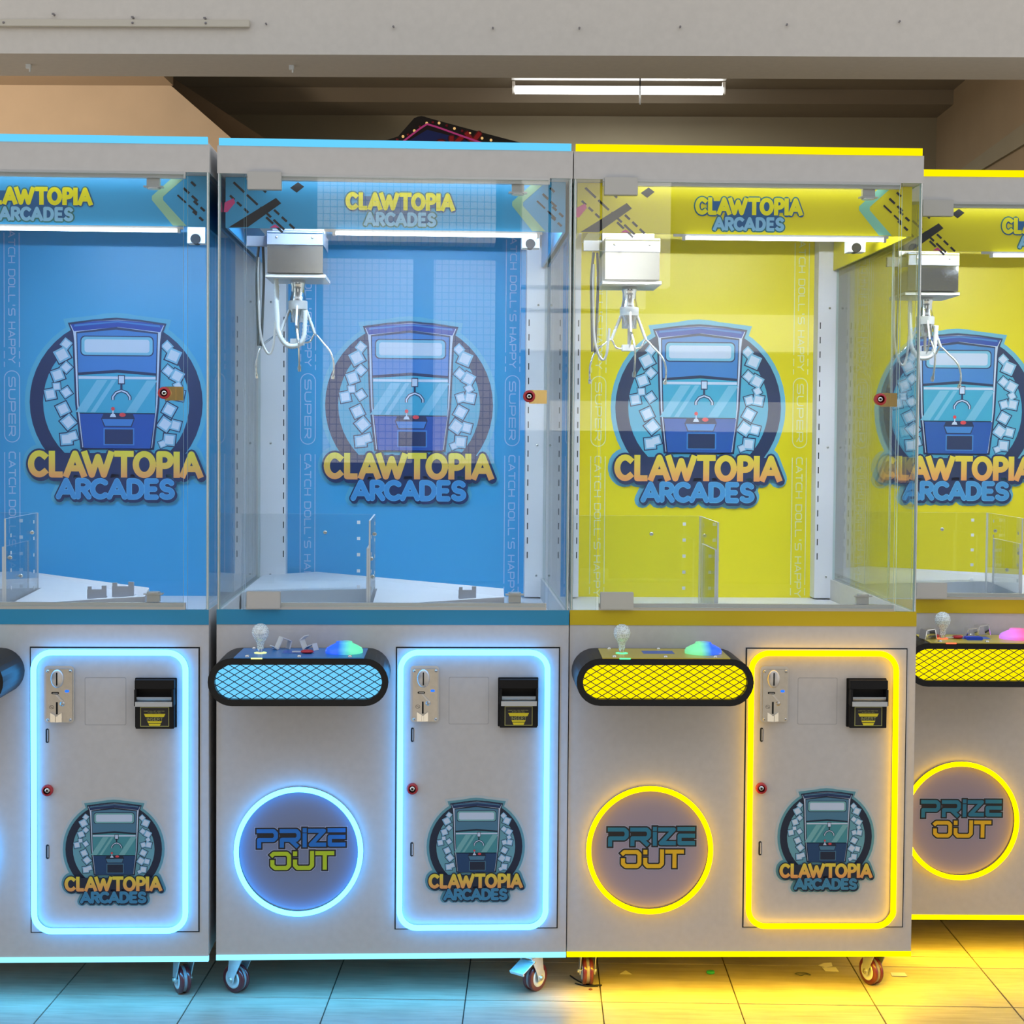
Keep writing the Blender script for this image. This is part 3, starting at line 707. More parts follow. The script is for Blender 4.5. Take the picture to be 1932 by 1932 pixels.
    put('emblem', EMB['door'], dr, loc=(ex, -.0039, ez+.004), scale=(.2156, .2156, .2156))
    # neon tube round the door
    path = rrect(.4170, .7510, .1715, .8030, .040, 10); n = len(path)
    pts = [(x, -.0150, z) for x, z in path]
    if opt.get('loose'):
        pts = [(x+(.0025*math.exp(-((z-.235)/.06)**2)*(1+.5*math.sin(z*260)) if x > .70 and z < .4 else 0), y-(.004*math.exp(-((z-.25)/.07)**2) if x > .70 and z < .4 else 0), z) for x, y, z in pts]
    b = MB(); b.tube(pts, .0064, S['tube'], 10, closed=True); tb = part(b, 'neon_tube')
    b = MB(); b.tube([(x, -.0065, z) for x, z in path], .0040, pr('tube_channel_'+scheme, (.10, .30, .38) if scheme == 'blue' else (.42, .33, .02), .5), 6, closed=True); part(b, 'tube_channel', tb)
    # ---- coin acceptor
    x0, x1, z0, z1 = .4395, .5030, .6455, .7710
    b = MB(); b.prism(rrect(x0-.001, x1+.001, z0-.002, z1+.001, .008, 4), -.0085, -.0035, m_alu); ca = recalc(part(b, 'coin_acceptor'))
    xl = x0+.0045; b = MB(); b.prism(rrect(xl, x1-.002, z0+.0005, z1-.006, .006, 4), -.0125, -.0085, m_steel); recalc(part(b, 'faceplate', ca))
    b = MB(); b.lathe([(.0001, -.0175), (.0125, -.0170), (.0150, -.0150), (.0150, -.0125)], (0, 0, 0), pr('satin_nickel', (.72, .70, .68), .35, .6), 28, 'y')
    ob = part(b, 'coin_entry', ca, loc=(.4685, 0, .7435), scale=(.96, 1, 1.38))
    part(MB().box(.4671, .4699, -.0185, -.0168, .7290, .7580, m_black), 'coin_slot', ca)
    b = MB(); b.prism(rrect(.4555, .4725, .7085, .7135, .0024, 3), -.0131, -.0125, m_black); b.box(.4585, .4700, -.0133, -.0131, .7103, .7115, m_alu); recalc(part(b, 'coin_count_tag', ca))
    b = MB(); b.prism([(.4640, .7080), (.4690, .7080), (.4780, .6965), (.4820, .6940), (.4800, .6905), (.4740, .6960)], -.0160, -.0125, pr('satin_nickel', (0, 0, 0))); recalc(part(b, 'reject_lever', ca))
    b = MB(); b.lathe([(.0001, -.0134), (.0055, -.0132), (.0055, -.0125)], (.4795, 0, .6868), m_steel, 16, 'y'); part(b, 'lever_pivot', ca)
    part(MB().box(.4655, .4695, -.0132, -.0125, .6630, .6905, m_black), 'coin_channel', ca)
    b = MB(); b.prism([(.4545, .6465), (.4545, .6675), (.4650, .6610), (.4650, .6460)], -.0190, -.0125, m_chrome); b.prism([(.4702, .6460), (.4702, .6610), (.4795, .6675), (.4795, .6465)], -.0190, -.0125, m_chrome); b.box(.4655, .4697, -.0165, -.0125, .6455, .6590, m_chrome); recalc(part(b, 'coin_return', ca))
    b = MB(); b.prism(rrect(.4850, .4945, .7125, .7180, .0025, 3), -.0132, -.0125, glow('blue_indicator', (.02, .15, 1.0), 1.6)); recalc(part(b, 'indicator_light', ca))
    b = MB(); kk = Ink(.0002)
    kk.line(arc(.4560, .6790, .0048, .0040, 0, 360, 16), .0007, m_blk); kk.line([(.4532, .6808), (.4555, .6785)], .0009, m_blk); kk.line([(.4562, .6796), (.4590, .6765)], .0009, m_blk)
    kk.build('round_mark', ca, loc=(0, -.0128, 0))
    for x, z in ((xl+.004, z1-.0105), (x1-.006, z1-.0105), (xl+.004, z0+.005), (x1-.006, z0+.005)): put('screw', screw_mesh(.0033), ca, loc=(x, -.0125, z))
    # ---- banknote acceptor
    x0, x1, z0, z1 = .6388, .7305, .6330, .7450; tw = opt.get('bill', 0)
    b = MB(); b.box(x0, x1, -.010, -.0035, z0, z1, m_black); b.box(x0+.004, x1-.003, -.026, -.010, z0, z0+.052, m_black); b.box(x0+.003, x1-.002, -.030, -.010, z1-.022, z1-.002, m_black)
    b.box(x0+.003, x0+.008, -.036, -.010, z0+.052, z1-.022, m_black); b.box(x1-.007, x1-.002, -.036, -.010, z0+.052, z1-.022, m_black); ba = part(b, 'note_acceptor', root, .0008)
    b = MB()
    for i in range(5):
        a = math.radians(20+i*14); a2 = math.radians(20+(i+1)*14); r = .020
        y, z, y2, z2 = -.018-r*math.cos(a)*.9, z0+.080-r*math.sin(a), -.018-r*math.cos(a2)*.9, z0+.080-r*math.sin(a2)
        b.add([(x0+.008, y, z), (x1-.007, y, z), (x1-.007, y2, z2), (x0+.008, y2, z2)], [(0, 1, 2, 3)], pr('smoked_lip', (.50, .54, .58), .12, .2), True)
    b.box(x0+.006, x1-.005, -.040, -.034, z0+.052, z0+.0625, pr('smoked_lip', (0, 0, 0))); part(b, 'note_slot_lip', ba)
    put('insert_label', INS, ba, loc=((x0+x1)/2+.0005, -.0262, z0+.0270))
    # ---- prize door
    c = (.1875, .3478)
    b = MB(); b.lathe([(.0001, -.0030), (.1355, -.0030), (.1355, .0)], (c[0], 0, c[1]), S['plate_disc'], 64, 'y', False); pd = part(b, 'prize_door')
    put('prize_print', PZ[scheme], pd, loc=(c[0], -.0034, c[1]))
    b = MB(); b.tube([(c[0]+.1405*math.cos(2*PI*i/72), -.0150, c[1]+.1425*math.sin(2*PI*i/72)) for i in range(72)], .0058, S['tube'], 10, closed=True); rg = part(b, 'neon_ring')
    b = MB(); b.tube([(c[0]+.1405*math.cos(2*PI*i/72), -.0060, c[1]+.1425*math.sin(2*PI*i/72)) for i in range(72)], .0045, pr('ring_channel_'+scheme, (.06, .22, .30) if scheme == 'blue' else (.35, .28, .02), .5), 6, closed=True); part(b, 'ring_channel', rg)
    # ---- control console
    X0, X1, Z0, Z1 = .0048, .3940, .7075, .8115; yF = -.17
    b = MB(); b.prism(stadium(X0, X1, Z0, Z1), yF, -.0002, m_blacks, stadium(X0+.014, X1-.014, Z0+.014, Z1-.014)); cs = recalc(part(b, 'control_console'))
    b = MB(); b.prism(stadium(X0+.0141, X1-.0141, Z0+.0141, Z1-.0141), yF+.018, yF+.022, S['console']); recalc(part(b, 'light_diffuser', cs))
    b = MB(); ri = (Z1-Z0)/2-.0135; zc = (Z0+Z1)/2; xa, xb = X0+(Z1-Z0)/2, X1-(Z1-Z0)/2
    def inside(x, z):
        xx = min(max(x, xa), xb); return math.hypot(x-xx, z-zc) < ri
    for s in (-1, 1):
        for i in range(-8, 28):
            xs = X0+i*.0252+.006; seg = [t for t in [j/60 for j in range(61)] if inside(xs+t*.150, zc+s*(t*.150*.60-.0375-.008))]
            if len(seg) > 1:
                p, q = [Vector((xs+t*.150, yF+.006+s*.0006, zc+s*(t*.150*.60-.0375-.008))) for t in (max(seg[0]-.008, 0), min(seg[-1]+.008, 1))]
                b.tube([p, q], .00105, S['grille'], 4)
    part(b, 'wire_grille', cs)
    # control plate, trapezoid slightly proud of the housing
    xf0, xf1, xr0, xr1 = .0607, .3413, .0640, .3430
    b = MB(); b.add([(xf0, yF-.002, .8135), (xf1, yF-.002, .8135), (xr1, -.020, .8135), (xr0, -.020, .8135), (xf0, yF-.002, .8115), (xf1, yF-.002, .8115), (xr1, -.020, .8115), (xr0, -.020, .8115)],
                    [(0, 1, 2, 3), (4, 7, 6, 5), (0, 4, 5, 1), (1, 5, 6, 2), (2, 6, 7, 3), (3, 7, 4, 0)], S['plate'])
    b.box(.158, .228, -.105, -.060, .8134, .8138, pr('control_label', (.30, .30, .75) if scheme == 'yellow' else (.02, .12, .60), .3)); part(b, 'control_plate', cs)
    for x in (.088, .2005, .310):
        b = MB(); b.lathe([(.0001, .0042), (.0042, .0036), (.0048, .0008), (.0048, 0)], (x, yF+.012, .8135), m_screw, 12); part(b, 'plate_screw', cs)
    for x in (.088, .2005, .310):
        b = MB(); b.lathe([(.0001, .0042), (.0042, .0036), (.0048, .0008), (.0048, 0)], (x, -.030, .8135), m_screw, 12); part(b, 'plate_screw', cs)
    # joystick
    jx, jy = .110, -.100; gc = opt['glow']
    b = MB(); b.cyl((jx, jy, .8135), (jx, jy, .826), .0062, m_chrome, n=14); js = part(b, 'joystick')
    b = MB(); b.lathe([(.0070, 0), (.0075, .010), (.0105, .018), (.0165, .027), (.0190, .036), (.0175, .045), (.0125, .052), (.0060, .0555), (.0001, .056)], (jx, jy, .8225), m_knob, 16, smooth=False); part(b, 'joystick_knob', js)
    b = MB(); b.lathe([(.0001, .001), (.0135, .0008), (.0135, 0)], (jx, jy, .8137), glow('joy_glow_'+opt['gname'], gc, 2.2), 24); part(b, 'base_light', js)
    part(MB().box(jx-.012, jx+.012, yF-.0045, yF-.0022, .8105, .8130, glow('joy_glow_'+opt['gname'], gc, 2.2)), 'edge_light', js)
    # big push button
    b = MB(); b.lathe([(.0415, 0), (.0415, .006), (.0385, .011), (.0290, .0165), (.0200, .0205), (.0185, .0215), (.0175, .0245), (.0160, .0250), (.0001, .0250)], (0, 0, 0), opt['btn'], 36); part(b, 'push_button', loc=(.2935, -.092, .8137))
    # ---- casters
    for cx_, cy_, yw, br in opt['casters']: caster(root, cx_, cy_, math.radians(yw), zb, br)

# crackled knob
m_knob = bpy.data.materials.new('crackled_crystal'); m_knob.use_nodes = True
n = m_knob.node_tree.nodes; l = m_knob.node_tree.links; n.clear()
o = n.new('ShaderNodeOutputMaterial'); g = n.new('ShaderNodeBsdfGlossy'); g.inputs['Roughness'].default_value = .05; tr = n.new('ShaderNodeBsdfTransparent'); df = n.new('ShaderNodeBsdfDiffuse'); df.inputs[0].default_value = (.85, .95, .97, 1)
tcn = n.new('ShaderNodeTexCoord'); vo = n.new('ShaderNodeTexVoronoi'); vo.feature = 'DISTANCE_TO_EDGE'; vo.inputs['Scale'].default_value = 190
l.new(tcn.outputs['Object'], vo.inputs['Vector']); bp = n.new('ShaderNodeBump'); bp.inputs['Strength'].default_value = .8; bp.inputs['Distance'].default_value = .002; l.new(vo.outputs['Distance'], bp.inputs['Height']); l.new(bp.outputs[0], g.inputs['Normal'])
a1 = n.new('ShaderNodeMixShader'); a1.inputs[0].default_value = .30; l.new(tr.outputs[0], a1.inputs[1]); l.new(g.outputs[0], a1.inputs[2])
lt_ = n.new('ShaderNodeMath'); lt_.operation = 'LESS_THAN'; lt_.inputs[1].default_value = .09; l.new(vo.outputs['Distance'], lt_.inputs[0])
ml = n.new('ShaderNodeMath'); ml.operation = 'MULTIPLY_ADD'; ml.inputs[1].default_value = .5; ml.inputs[2].default_value = .38; l.new(lt_.outputs[0], ml.inputs[0])
a2 = n.new('ShaderNodeMixShader'); l.new(ml.outputs[0], a2.inputs[0]); l.new(a1.outputs[0], a2.inputs[1]); l.new(df.outputs[0], a2.inputs[2]); l.new(a2.outputs[0], o.inputs[0])

btn_bg = grad('button_blue_green', (.03, .16, 1.0), (.18, 1.0, .55), -.012, .016, .15, .45, 'X')
btn_gb = grad('button_green_blue', (.25, .95, .45), (.03, .16, 1.0), -.010, .014, .15, .45, 'X')
btn_pk = grad('button_magenta_red', (.75, .25, 1.0), (1.0, .10, .16), -.035, .025, .15, .45, 'X')

def machine(x, y, a, scheme, label, fx=1, **opt):
    r = bpy.data.objects.new('claw_machine', None); C.objects.link(r)
    r.location = (x, y, 0); r.rotation_euler = (0, 0, a); r.scale = (fx, 1, 1)
    tag(r, label, 'claw machine', 'claw machines')
    build_machine(r, scheme, opt); return r
YG = ((.05, .045)); 
m1 = machine(-.8266, -.0088, -.0001, 'blue', 'leftmost blue claw machine, cut by the photo edge, its crane out of sight', 1.013,
             cx=0, glow=(.3, .6, 1), gname='blue', btn=btn_bg, striplabel='cyan glowing bottom strip', casters=((.055, .06, 20, 0), (.737, .055, 28, 0), (.06, .80, 10, 0), (.74, .80, -15, 0)))
m2 = machine(0, 0, .0078, 'blue', 'blue claw machine beside the yellow one, metal clips and red key on its console', 1,
             glow=(.75, 1.0, .25), gname='lime', btn=btn_bg, striplabel='cyan glowing bottom strip', casters=((.050, .055, 52, 0), (.722, .045, -42, 1), (.06, .80, 10, 0), (.74, .80, -15, 0)))
m3 = machine(.8024, .0091, -.0105, 'yellow', 'front yellow claw machine touching the blue one, nothing lying on its control console', 1, hose=False, deck=False, loose=True,
             cx=.0, cz=-.006, tilt=0, glow=(.1, 1.0, .3), gname='green', btn=btn_gb, striplabel='yellow glowing bottom strip', inled=260, casters=((.055, .075, 2, 0), (.738, .075, 24, 0), (.06, .80, 10, 0), (.74, .80, -15, 0)))
m4 = machine(1.6125, .2786, -.0287, 'yellow', 'rear yellow claw machine set back at right, loose brackets on its console', 1,
             glow=(1.0, .12, .05), gname='red', btn=btn_pk, striplabel='yellow glowing bottom strip', inled=260, casters=((.055, .075, 12, 0), (.738, .075, 24, 0), (.06, .80, 10, 0), (.74, .80, -15, 0)))

# ------------------------------------------------------------------ loose items on the consoles
def at(mach, x, y, z): 
    mw = Matrix.Translation(mach.location) @ Matrix.Rotation(mach.rotation_euler.z, 4, 'Z'); p = mw @ Vector((x, y, z)); return p
def clip_mesh(key, prof, wdt, m):
    """bent sheet metal: profile polyline in local xz, extruded in y"""
    b = MB(); t = .0022
    for i in range(len(prof)-1):
        (xa, za), (xb, zb_) = prof[i], prof[i+1]; d = Vector((xb-xa, zb_-za)).normalized(); q = Vector((-d.y, d.x))*t/2
        e = d*t*.4
        vs = []
        for y in (-wdt/2, wdt/2):
            vs += [(xa-q.x-e.x, y, za-q.y-e.y), (xb-q.x+e.x, y, zb_-q.y+e.y), (xb+q.x+e.x, y, zb_+q.y+e.y), (xa+q.x-e.x, y, za+q.y-e.y)]
        b.add(vs, [(0, 1, 2, 3), (4, 7, 6, 5), (0, 4, 5, 1), (1, 5, 6, 2), (2, 6, 7, 3), (3, 7, 4, 0)], m)
    return b.mesh(key)
def loose(name, me, mach, x, y, z, rz, label, cat, group=None):
    o = put(name, me, None, loc=at(mach, x, y, z), rot=(0, 0, rz)); tag(o, label, cat, group); return o
ZT = .8137
c1 = clip_mesh('clip_a', [(0, .0085), (.0105, .0008), (.0225, .0270), (.0430, .0180), (.0385, .0008)], .022, m_clip)
loose('metal_clip', c1, m2, .130, -.050, ZT, .50, 'bent grey metal clip standing just right of the crystal joystick', 'bracket', 'metal clips on the blue console')
c2 = clip_mesh('clip_b', [(.0115, .0310), (0, .0220), (.0090, .0008), (.0170, .0075), (.0330, .0140), (.0380, .0008)], .018, m_clip)
loose('metal_clip', c2, m2, .196, -.040, ZT, -.50, 'bent grey metal clip behind the red key, left of the glowing button', 'bracket', 'metal clips on the blue console')
def key_thing(mach, x, y, rz, label, s=1):
    r = bpy.data.objects.new('key', None); C.objects.link(r); r.location = at(mach, x, y, ZT); r.rotation_euler = (0, 0, rz); tag(r, label, 'key')
    b = MB(); b.lathe([(.0001, .0078), (.0085, .0072), (.0120, .0045), (.0120, .0025), (.0085, .0004), (.0001, 0)], (0, 0, 0), pr('red_key_plastic', (.55, .01, .03), .3, coat=.3), 20)
    b.build('key_fob', r, scale=(1.2*s, .95*s, s), loc=(0, 0, .0002))
    b = MB(); b.box(-.033, -.012, -.0032, .0032, .0025, .0047, m_clip); b.box(-.030, -.020, .0030, .0045, .0025, .0047, m_clip); b.build('key_blade', r)
    return r
key_thing(m2, .213, -.105, .0, 'red plastic headed key lying on the blue console plate')
# rear yellow machine's console clutter
c3 = clip_mesh('clip_c', [(0, .001), (.004, .022), (.026, .024), (.030, .002)], .030, m_chrome)
loose('bracket_shape', c3, m4, .060, -.105, ZT, .2, 'shiny bent bracket at the left end of the rear yellow console', 'bracket', 'brackets on the rear console')
loose('bracket_shape', c3, m4, .172, -.075, ZT, -.05, 'shiny bracket beside the red keys on the rear console, left of its twin', 'bracket', 'brackets on the rear console')
loose('bracket_shape', clip_mesh('clip_d', [(0, .001), (.002, .026), (.026, .030), (.031, .006)], .028, m_chrome), m4, .205, -.055, ZT, .1, 'shiny bracket next to the pink glowing button on the rear console', 'bracket', 'brackets on the rear console')
b = MB(); b.prism(rrect(0, .040, 0, .008, .003, 3), -.010, .010, pr('blue_plastic', (.01, .06, .65), .3)); o = recalc(b.build('blue_clip', None, loc=at(m4, .160, -.118, ZT), rot=(0, 0, -.03)))
tag(o, 'small bright blue plastic clip in front of the brackets on the rear console', 'clip')
key_thing(m4, .148, -.095, .35, 'red keys lying left of the blue clip on the rear console')
key_thing(m4, .098, -.075, .9, 'red key lying behind the joystick of the rear yellow machine')

# solid grey shapes added to imitate reflections in the blue cabinets
def reflection_block(mach, x, y, z, s, flip, label):
    b = MB(); m_ = pr('reflection_grey', (.42, .46, .54), .4); b.box(0, .045*s, 0, .006, 0, .022*s, m_); b.box(.001, .010*s, 0, .006, .022*s, .029*s, m_); b.box(.034*s, .045*s, 0, .006, .022*s, .031*s, m_); b.box(0, .045*s, .006, .026, 0, .003, m_)
    o = b.build('bracket_shape', None, loc=at(mach, x, y, z), rot=(0, 0, flip)); tag(o, label, 'bracket', 'imitated reflections inside the cabinets'); return o
reflection_block(m1, .528, .045, .918, .95, .08, 'notched grey shape imitating a reflection in the leftmost machine, the one further left')
reflection_block(m1, .583, .050, .922, 1.1, -.05, 'notched grey shape imitating a reflection in the leftmost machine, the one further right')
reflection_block(m2, .548, .045, .920, .9, .03, 'notched grey shape imitating a reflection in the second blue machine')

# ------------------------------------------------------------------ the place (rotated a little against the machines)
TH = -.0559
RM = Matrix.Translation((.569, 0, 0)) @ Matrix.Rotation(TH, 4, 'Z')
def setting(mb, name, bevel=0, kind='structure', parent=None):
    o = mb.build(name, parent, bevel)
    if parent is None: o.matrix_world = RM
    if kind and parent is None: o['kind'] = kind
    return o
# floor tiles
m_grout = pr('dark_grout', (.06, .05, .04), .9)
def tile_material():
    m = bpy.data.materials.new('wood_look_tile'); m.use_nodes = True
    n = m.node_tree.nodes; l = m.node_tree.links; b = n['Principled BSDF']
    t = n.new('ShaderNodeTexCoord'); mp = n.new('ShaderNodeMapping'); mp.inputs['Scale'].default_value = (5, 55, 1)
    l.new(t.outputs['Object'], mp.inputs[0]); oi = n.new('ShaderNodeObjectInfo')
    nz = n.new('ShaderNodeTexNoise'); nz.noise_dimensions = '4D'; nz.inputs['Scale'].default_value = 1.6; nz.inputs['Detail'].default_value = 7; nz.inputs['Distortion'].default_value = .8
    l.new(mp.outputs[0], nz.inputs['Vector']); l.new(oi.outputs['Random'], nz.inputs['W'])
    n2 = n.new('ShaderNodeTexNoise'); n2.inputs['Scale'].default_value = 7; n2.inputs['Detail'].default_value = 4; l.new(t.outputs['Object'], n2.inputs['Vector'])
    r = n.new('ShaderNodeValToRGB'); r.color_ramp.elements[0].position = .32; r.color_ramp.elements[0].color = (.26, .215, .155, 1); r.color_ramp.elements[1].position = .66; r.color_ramp.elements[1].color = (.43, .375, .285, 1)
    ad = n.new('ShaderNodeMath'); ad.operation = 'MULTIPLY_ADD'; ad.inputs[1].default_value = .45; l.new(n2.outputs[0], ad.inputs[0])
    ml = n.new('ShaderNodeMath'); ml.operation = 'MULTIPLY'; ml.inputs[1].default_value = .55; l.new(nz.outputs[0], ml.inputs[0]); l.new(ml.outputs[0], ad.inputs[2])
    l.new(ad.outputs[0], r.inputs[0]); l.new(r.outputs[0], b.inputs['Base Color']); b.inputs['Roughness'].default_value = .38
    bp = n.new('ShaderNodeBump'); bp.inputs['Strength'].default_value = .25; bp.inputs['Distance'].default_value = .002; l.new(nz.outputs[0], bp.inputs['Height']); l.new(bp.outputs[0], b.inputs['Normal'])
    return m
m_tile = tile_material()
fl = setting(MB().box(-3.6, 4.4, -6.2, 6.6, -.12, -.004, m_grout), 'floor')
P_ = .313; rows = [(-.313*i, -.313*(i-1)) for i in range(2, 0, -1)]
rows = [(-.626, -.313), (-.313, 0), (0, .265), (.265, .345), (.345, .658), (.658, .971)]
tm = {}
for (y0, y1) in rows:
    for i in range(-7, 8):
        x0 = i*P_; g = .0014; key = round(y1-y0, 3)
        if key not in tm:
            b = MB(); b.box(0, P_-2*g, 0, (y1-y0)-2*g, -.0065, 0, m_tile); tm[key] = b.mesh('tile', .0006)
        t = put('tile', tm[key], fl, loc=(x0+g, y0+g, random.uniform(-.0002, .0001)))
b = MB(); b.box(-3.6, 4.4, .972, 6.6, -.006, 0, m_tile); b.box(-3.6, -7*P_-.001, -.626, .971, -.006, 0, m_tile); b.box(8*P_+.001, 4.4, -.626, .971, -.006, 0, m_tile); b.box(-3.6, 4.4, -6.2, -.627, -.006, 0, m_tile)
o = b.build('distant_tiles', fl); o['kind'] = 'stuff'
setting(MB().box(-14, 16, -16, -6.2, -.12, -.01, pr('asphalt', (.06, .06, .062), .85, noise=.2)), 'floor_street')

# lintel beam over the front opening
m_beam = pr('cream_painted_beam', (.66, .61, .54), .75, noise=.035, bump=.12, nscale=45)
m_under = pr('grey_soffit_paint', (.31, .305, .29), .8, noise=.04, nscale=30)
b = MB(); b.box(-6, 6, 1.50, 1.815, 2.512, 4.2, m_beam); o = setting(b, 'trim_1')
beam = o
BX = Matrix.Translation((0, 0, 0))
def bld(x, y, z):  # world -> building frame
    return RM.inverted() @ Vector((x, y, z))
# conduit on the beam
con = bpy.data.objects.new('cable_conduit', None); C.objects.link(con); con.matrix_world = RM @ Matrix.Translation((-.778, 1.4985, 2.607)); tag(con, 'cream plastic cable trunking running along the beam at upper left', 'conduit')
MB().box(-3.0, 0, -.012, 0, -.0115, .0115, pr('cream_trunking', (.60, .55, .45), .6)).build('trunking', con, .0015)
for dx in (-.14, -.375, -.79):
    b = MB(); b.lathe([(.0001, -.0035), (.0035, -.003), (.004, 0)], (dx, -.012, 0), m_groove, 10, 'y'); b.build('screw', con)
def beam_bit(name, x, z, b, label, cat, group):
    o = b.build(name); o.matrix_world = RM @ Matrix.Translation((x, 1.4998, z)); tag(o, label, cat, group)
for x, z, nm in ((-1.408, 2.635, 'leftmost dark plug just above the cream trunking'), (-1.153, 2.626, 'middle dark plug above the cream trunking'), (-.921, 2.624, 'dark plug above the right end of the cream trunking')):
    b = MB(); b.cyl((0, -.012, 0), (0, 0, 0), .0035, m_groove, n=8); b.box(-.005, .003, -.013, -.010, -.002, .003, m_groove); beam_bit('wall_plug', x, z, b, nm, 'wall plug', 'plugs above the trunking')
names = ['first screw stub on the beam, just right of the trunking', 'second screw stub on the beam from the trunking', 'third screw stub on the beam, right of the dark marquee sign', 'screw stub on the beam above the left half of the tube lamp', 'screw stub on the beam above the right half of the tube lamp', 'screw stub on the beam right of the tube lamp', 'last screw stub on the beam near the upper right corner']
for (x, z), nm in zip(((-.725, 2.607), (-.317, 2.599), (.001, 2.596), (.277, 2.597), (.598, 2.602), (.937, 2.610), (1.294, 2.621)), names):
    b = MB(); b.cyl((0, -.010, 0), (0, 0, 0), .0022, m_groove, n=8); b.cyl((0, -.012, 0), (0, -.009, 0), .0035, m_groove, n=8); beam_bit('screw_stub', x, z, b, nm, 'screw', 'screw stubs on the beam')
for x, nm in ((-1.541, 'small white hook under the beam at far left'), (-.668, 'small white hook under the beam above the second blue machine')):
    b = MB(); b.box(-.008, .008, -.006, .006, -.014, 0, m_wht); b.cyl((.004, 0, -.024), (.004, 0, -.012), .003, m_wht, n=8); o = b.build('ceiling_hook'); o.matrix_world = RM @ Matrix.Translation((x, 1.65, 2.512)); tag(o, nm, 'hook', 'hooks under the beam')

# back room
m_back = pr('drab_wall_paint', (.30, .275, .205), .85, noise=.05, nscale=3)
m_ceil = pr('back_ceiling_paint', (.25, .215, .165), .85, noise=.05, nscale=3)
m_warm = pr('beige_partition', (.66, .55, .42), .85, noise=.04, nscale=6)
setting(MB().box(-6, 6, 6.08, 6.25, 0, 4.2, m_back), 'wall_back')
setting(MB().box(-6, 6, 1.816, 6.08, 3.33, 3.50, m_ceil), 'ceiling')
setting(MB().box(-6, 6, 5.70, 6.08, 3.245, 3.33, m_ceil), 'trim_2')
setting(MB().box(2.562, 2.70, 1.82, 6.08, 0, 3.33, pr('brown_side_wall', (.33, .26, .175), .85, noise=.06, nscale=3)), 'wall_right')
# sloping band on the right wall
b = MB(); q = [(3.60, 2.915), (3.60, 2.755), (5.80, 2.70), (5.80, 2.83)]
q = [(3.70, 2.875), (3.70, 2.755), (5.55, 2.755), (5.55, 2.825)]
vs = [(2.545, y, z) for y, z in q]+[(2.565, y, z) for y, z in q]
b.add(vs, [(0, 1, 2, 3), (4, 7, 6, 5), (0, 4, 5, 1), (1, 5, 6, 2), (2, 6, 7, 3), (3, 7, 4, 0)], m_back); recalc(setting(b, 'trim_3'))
# partition with a raking edge at left
def poly_wall(name, pts, y0, y1, m):
    b = MB(); b.prism(pts, y0, y1, m); return recalc(setting(b, name))
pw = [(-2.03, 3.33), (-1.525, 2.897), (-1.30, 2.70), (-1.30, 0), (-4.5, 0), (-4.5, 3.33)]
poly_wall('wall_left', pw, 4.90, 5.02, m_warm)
pw2 = [(-1.98, 3.33), (-1.416, 2.964), (-1.0, 2.70), (-1.0, 0), (-2.5, 0), (-2.5, 3.33)]
setting(MB().box(-4.5, -1.82, 4.60, 4.90, 3.16, 3.33, pr('tan_beam', (.46, .37, .27), .85)), 'trim_4')
poly_wall('wall_partition', pw2, 5.25, 5.35, pr('tan_partition', (.36, .28, .20), .85, noise=.04))
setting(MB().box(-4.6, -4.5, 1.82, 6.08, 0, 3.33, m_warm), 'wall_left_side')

# tube lamp
k0 = bld(.72, 5.25, 0); 
tl = bpy.data.objects.new('tube_lamp', None); C.objects.link(tl); tl.matrix_world = RM @ Matrix.Translation((.590, 5.30, 3.232)); tag(tl, 'lit white fluorescent tube lamp under the back ceiling', 'ceiling lamp')
MB().cyl((-.58, 0, 0), (.58, 0, 0), .023, glow('fluorescent_tube', (1, .98, .93), 7), n=16).build('tube', tl)
b = MB(); b.box(-.60, .60, -.025, .025, .060, .096, m_wht); b.build('batten', tl)
for s in (-1, 1): MB().box(s*.588-.008, s*.588+.008, -.014, .014, -.022, .046, m_wht).build('end_cap', tl)
b = MB(); b.cyl((.118, -.03, -.085), (.118, -.03, .096), .004, m_black, n=8); b.build('hanging_wire', tl)
lamp = bpy.data.lights.new('tube_glow', 'AREA'); lamp.shape = 'RECTANGLE'; lamp.size = 1.2; lamp.size_y = .05; lamp.energy = 22; lamp.color = (1, .97, .88)
lo = bpy.data.objects.new('tube_glow', lamp); C.objects.link(lo); lo.matrix_world = tl.matrix_world @ Matrix.Translation((0, -.0, -.024))
# unseen warm point light added to brighten the left wall
lamp = bpy.data.lights.new('left_bay_fill', 'POINT'); lamp.energy = 75; lamp.color = (1, .80, .60); lamp.shadow_soft_size = .12
lo = bpy.data.objects.new('left_bay_fill', lamp); C.objects.link(lo); lo.location = (-2.3, 3.2, 2.6)
lamp = bpy.data.lights.new('right_bay_fill', 'POINT'); lamp.energy = 14; lamp.color = (1, .82, .62); lamp.shadow_soft_size = .12  # another unseen point light, added to lift the right wall
lo = bpy.data.objects.new('right_bay_fill', lamp); C.objects.link(lo); lo.location = (2.3, 3.2, 2.7)

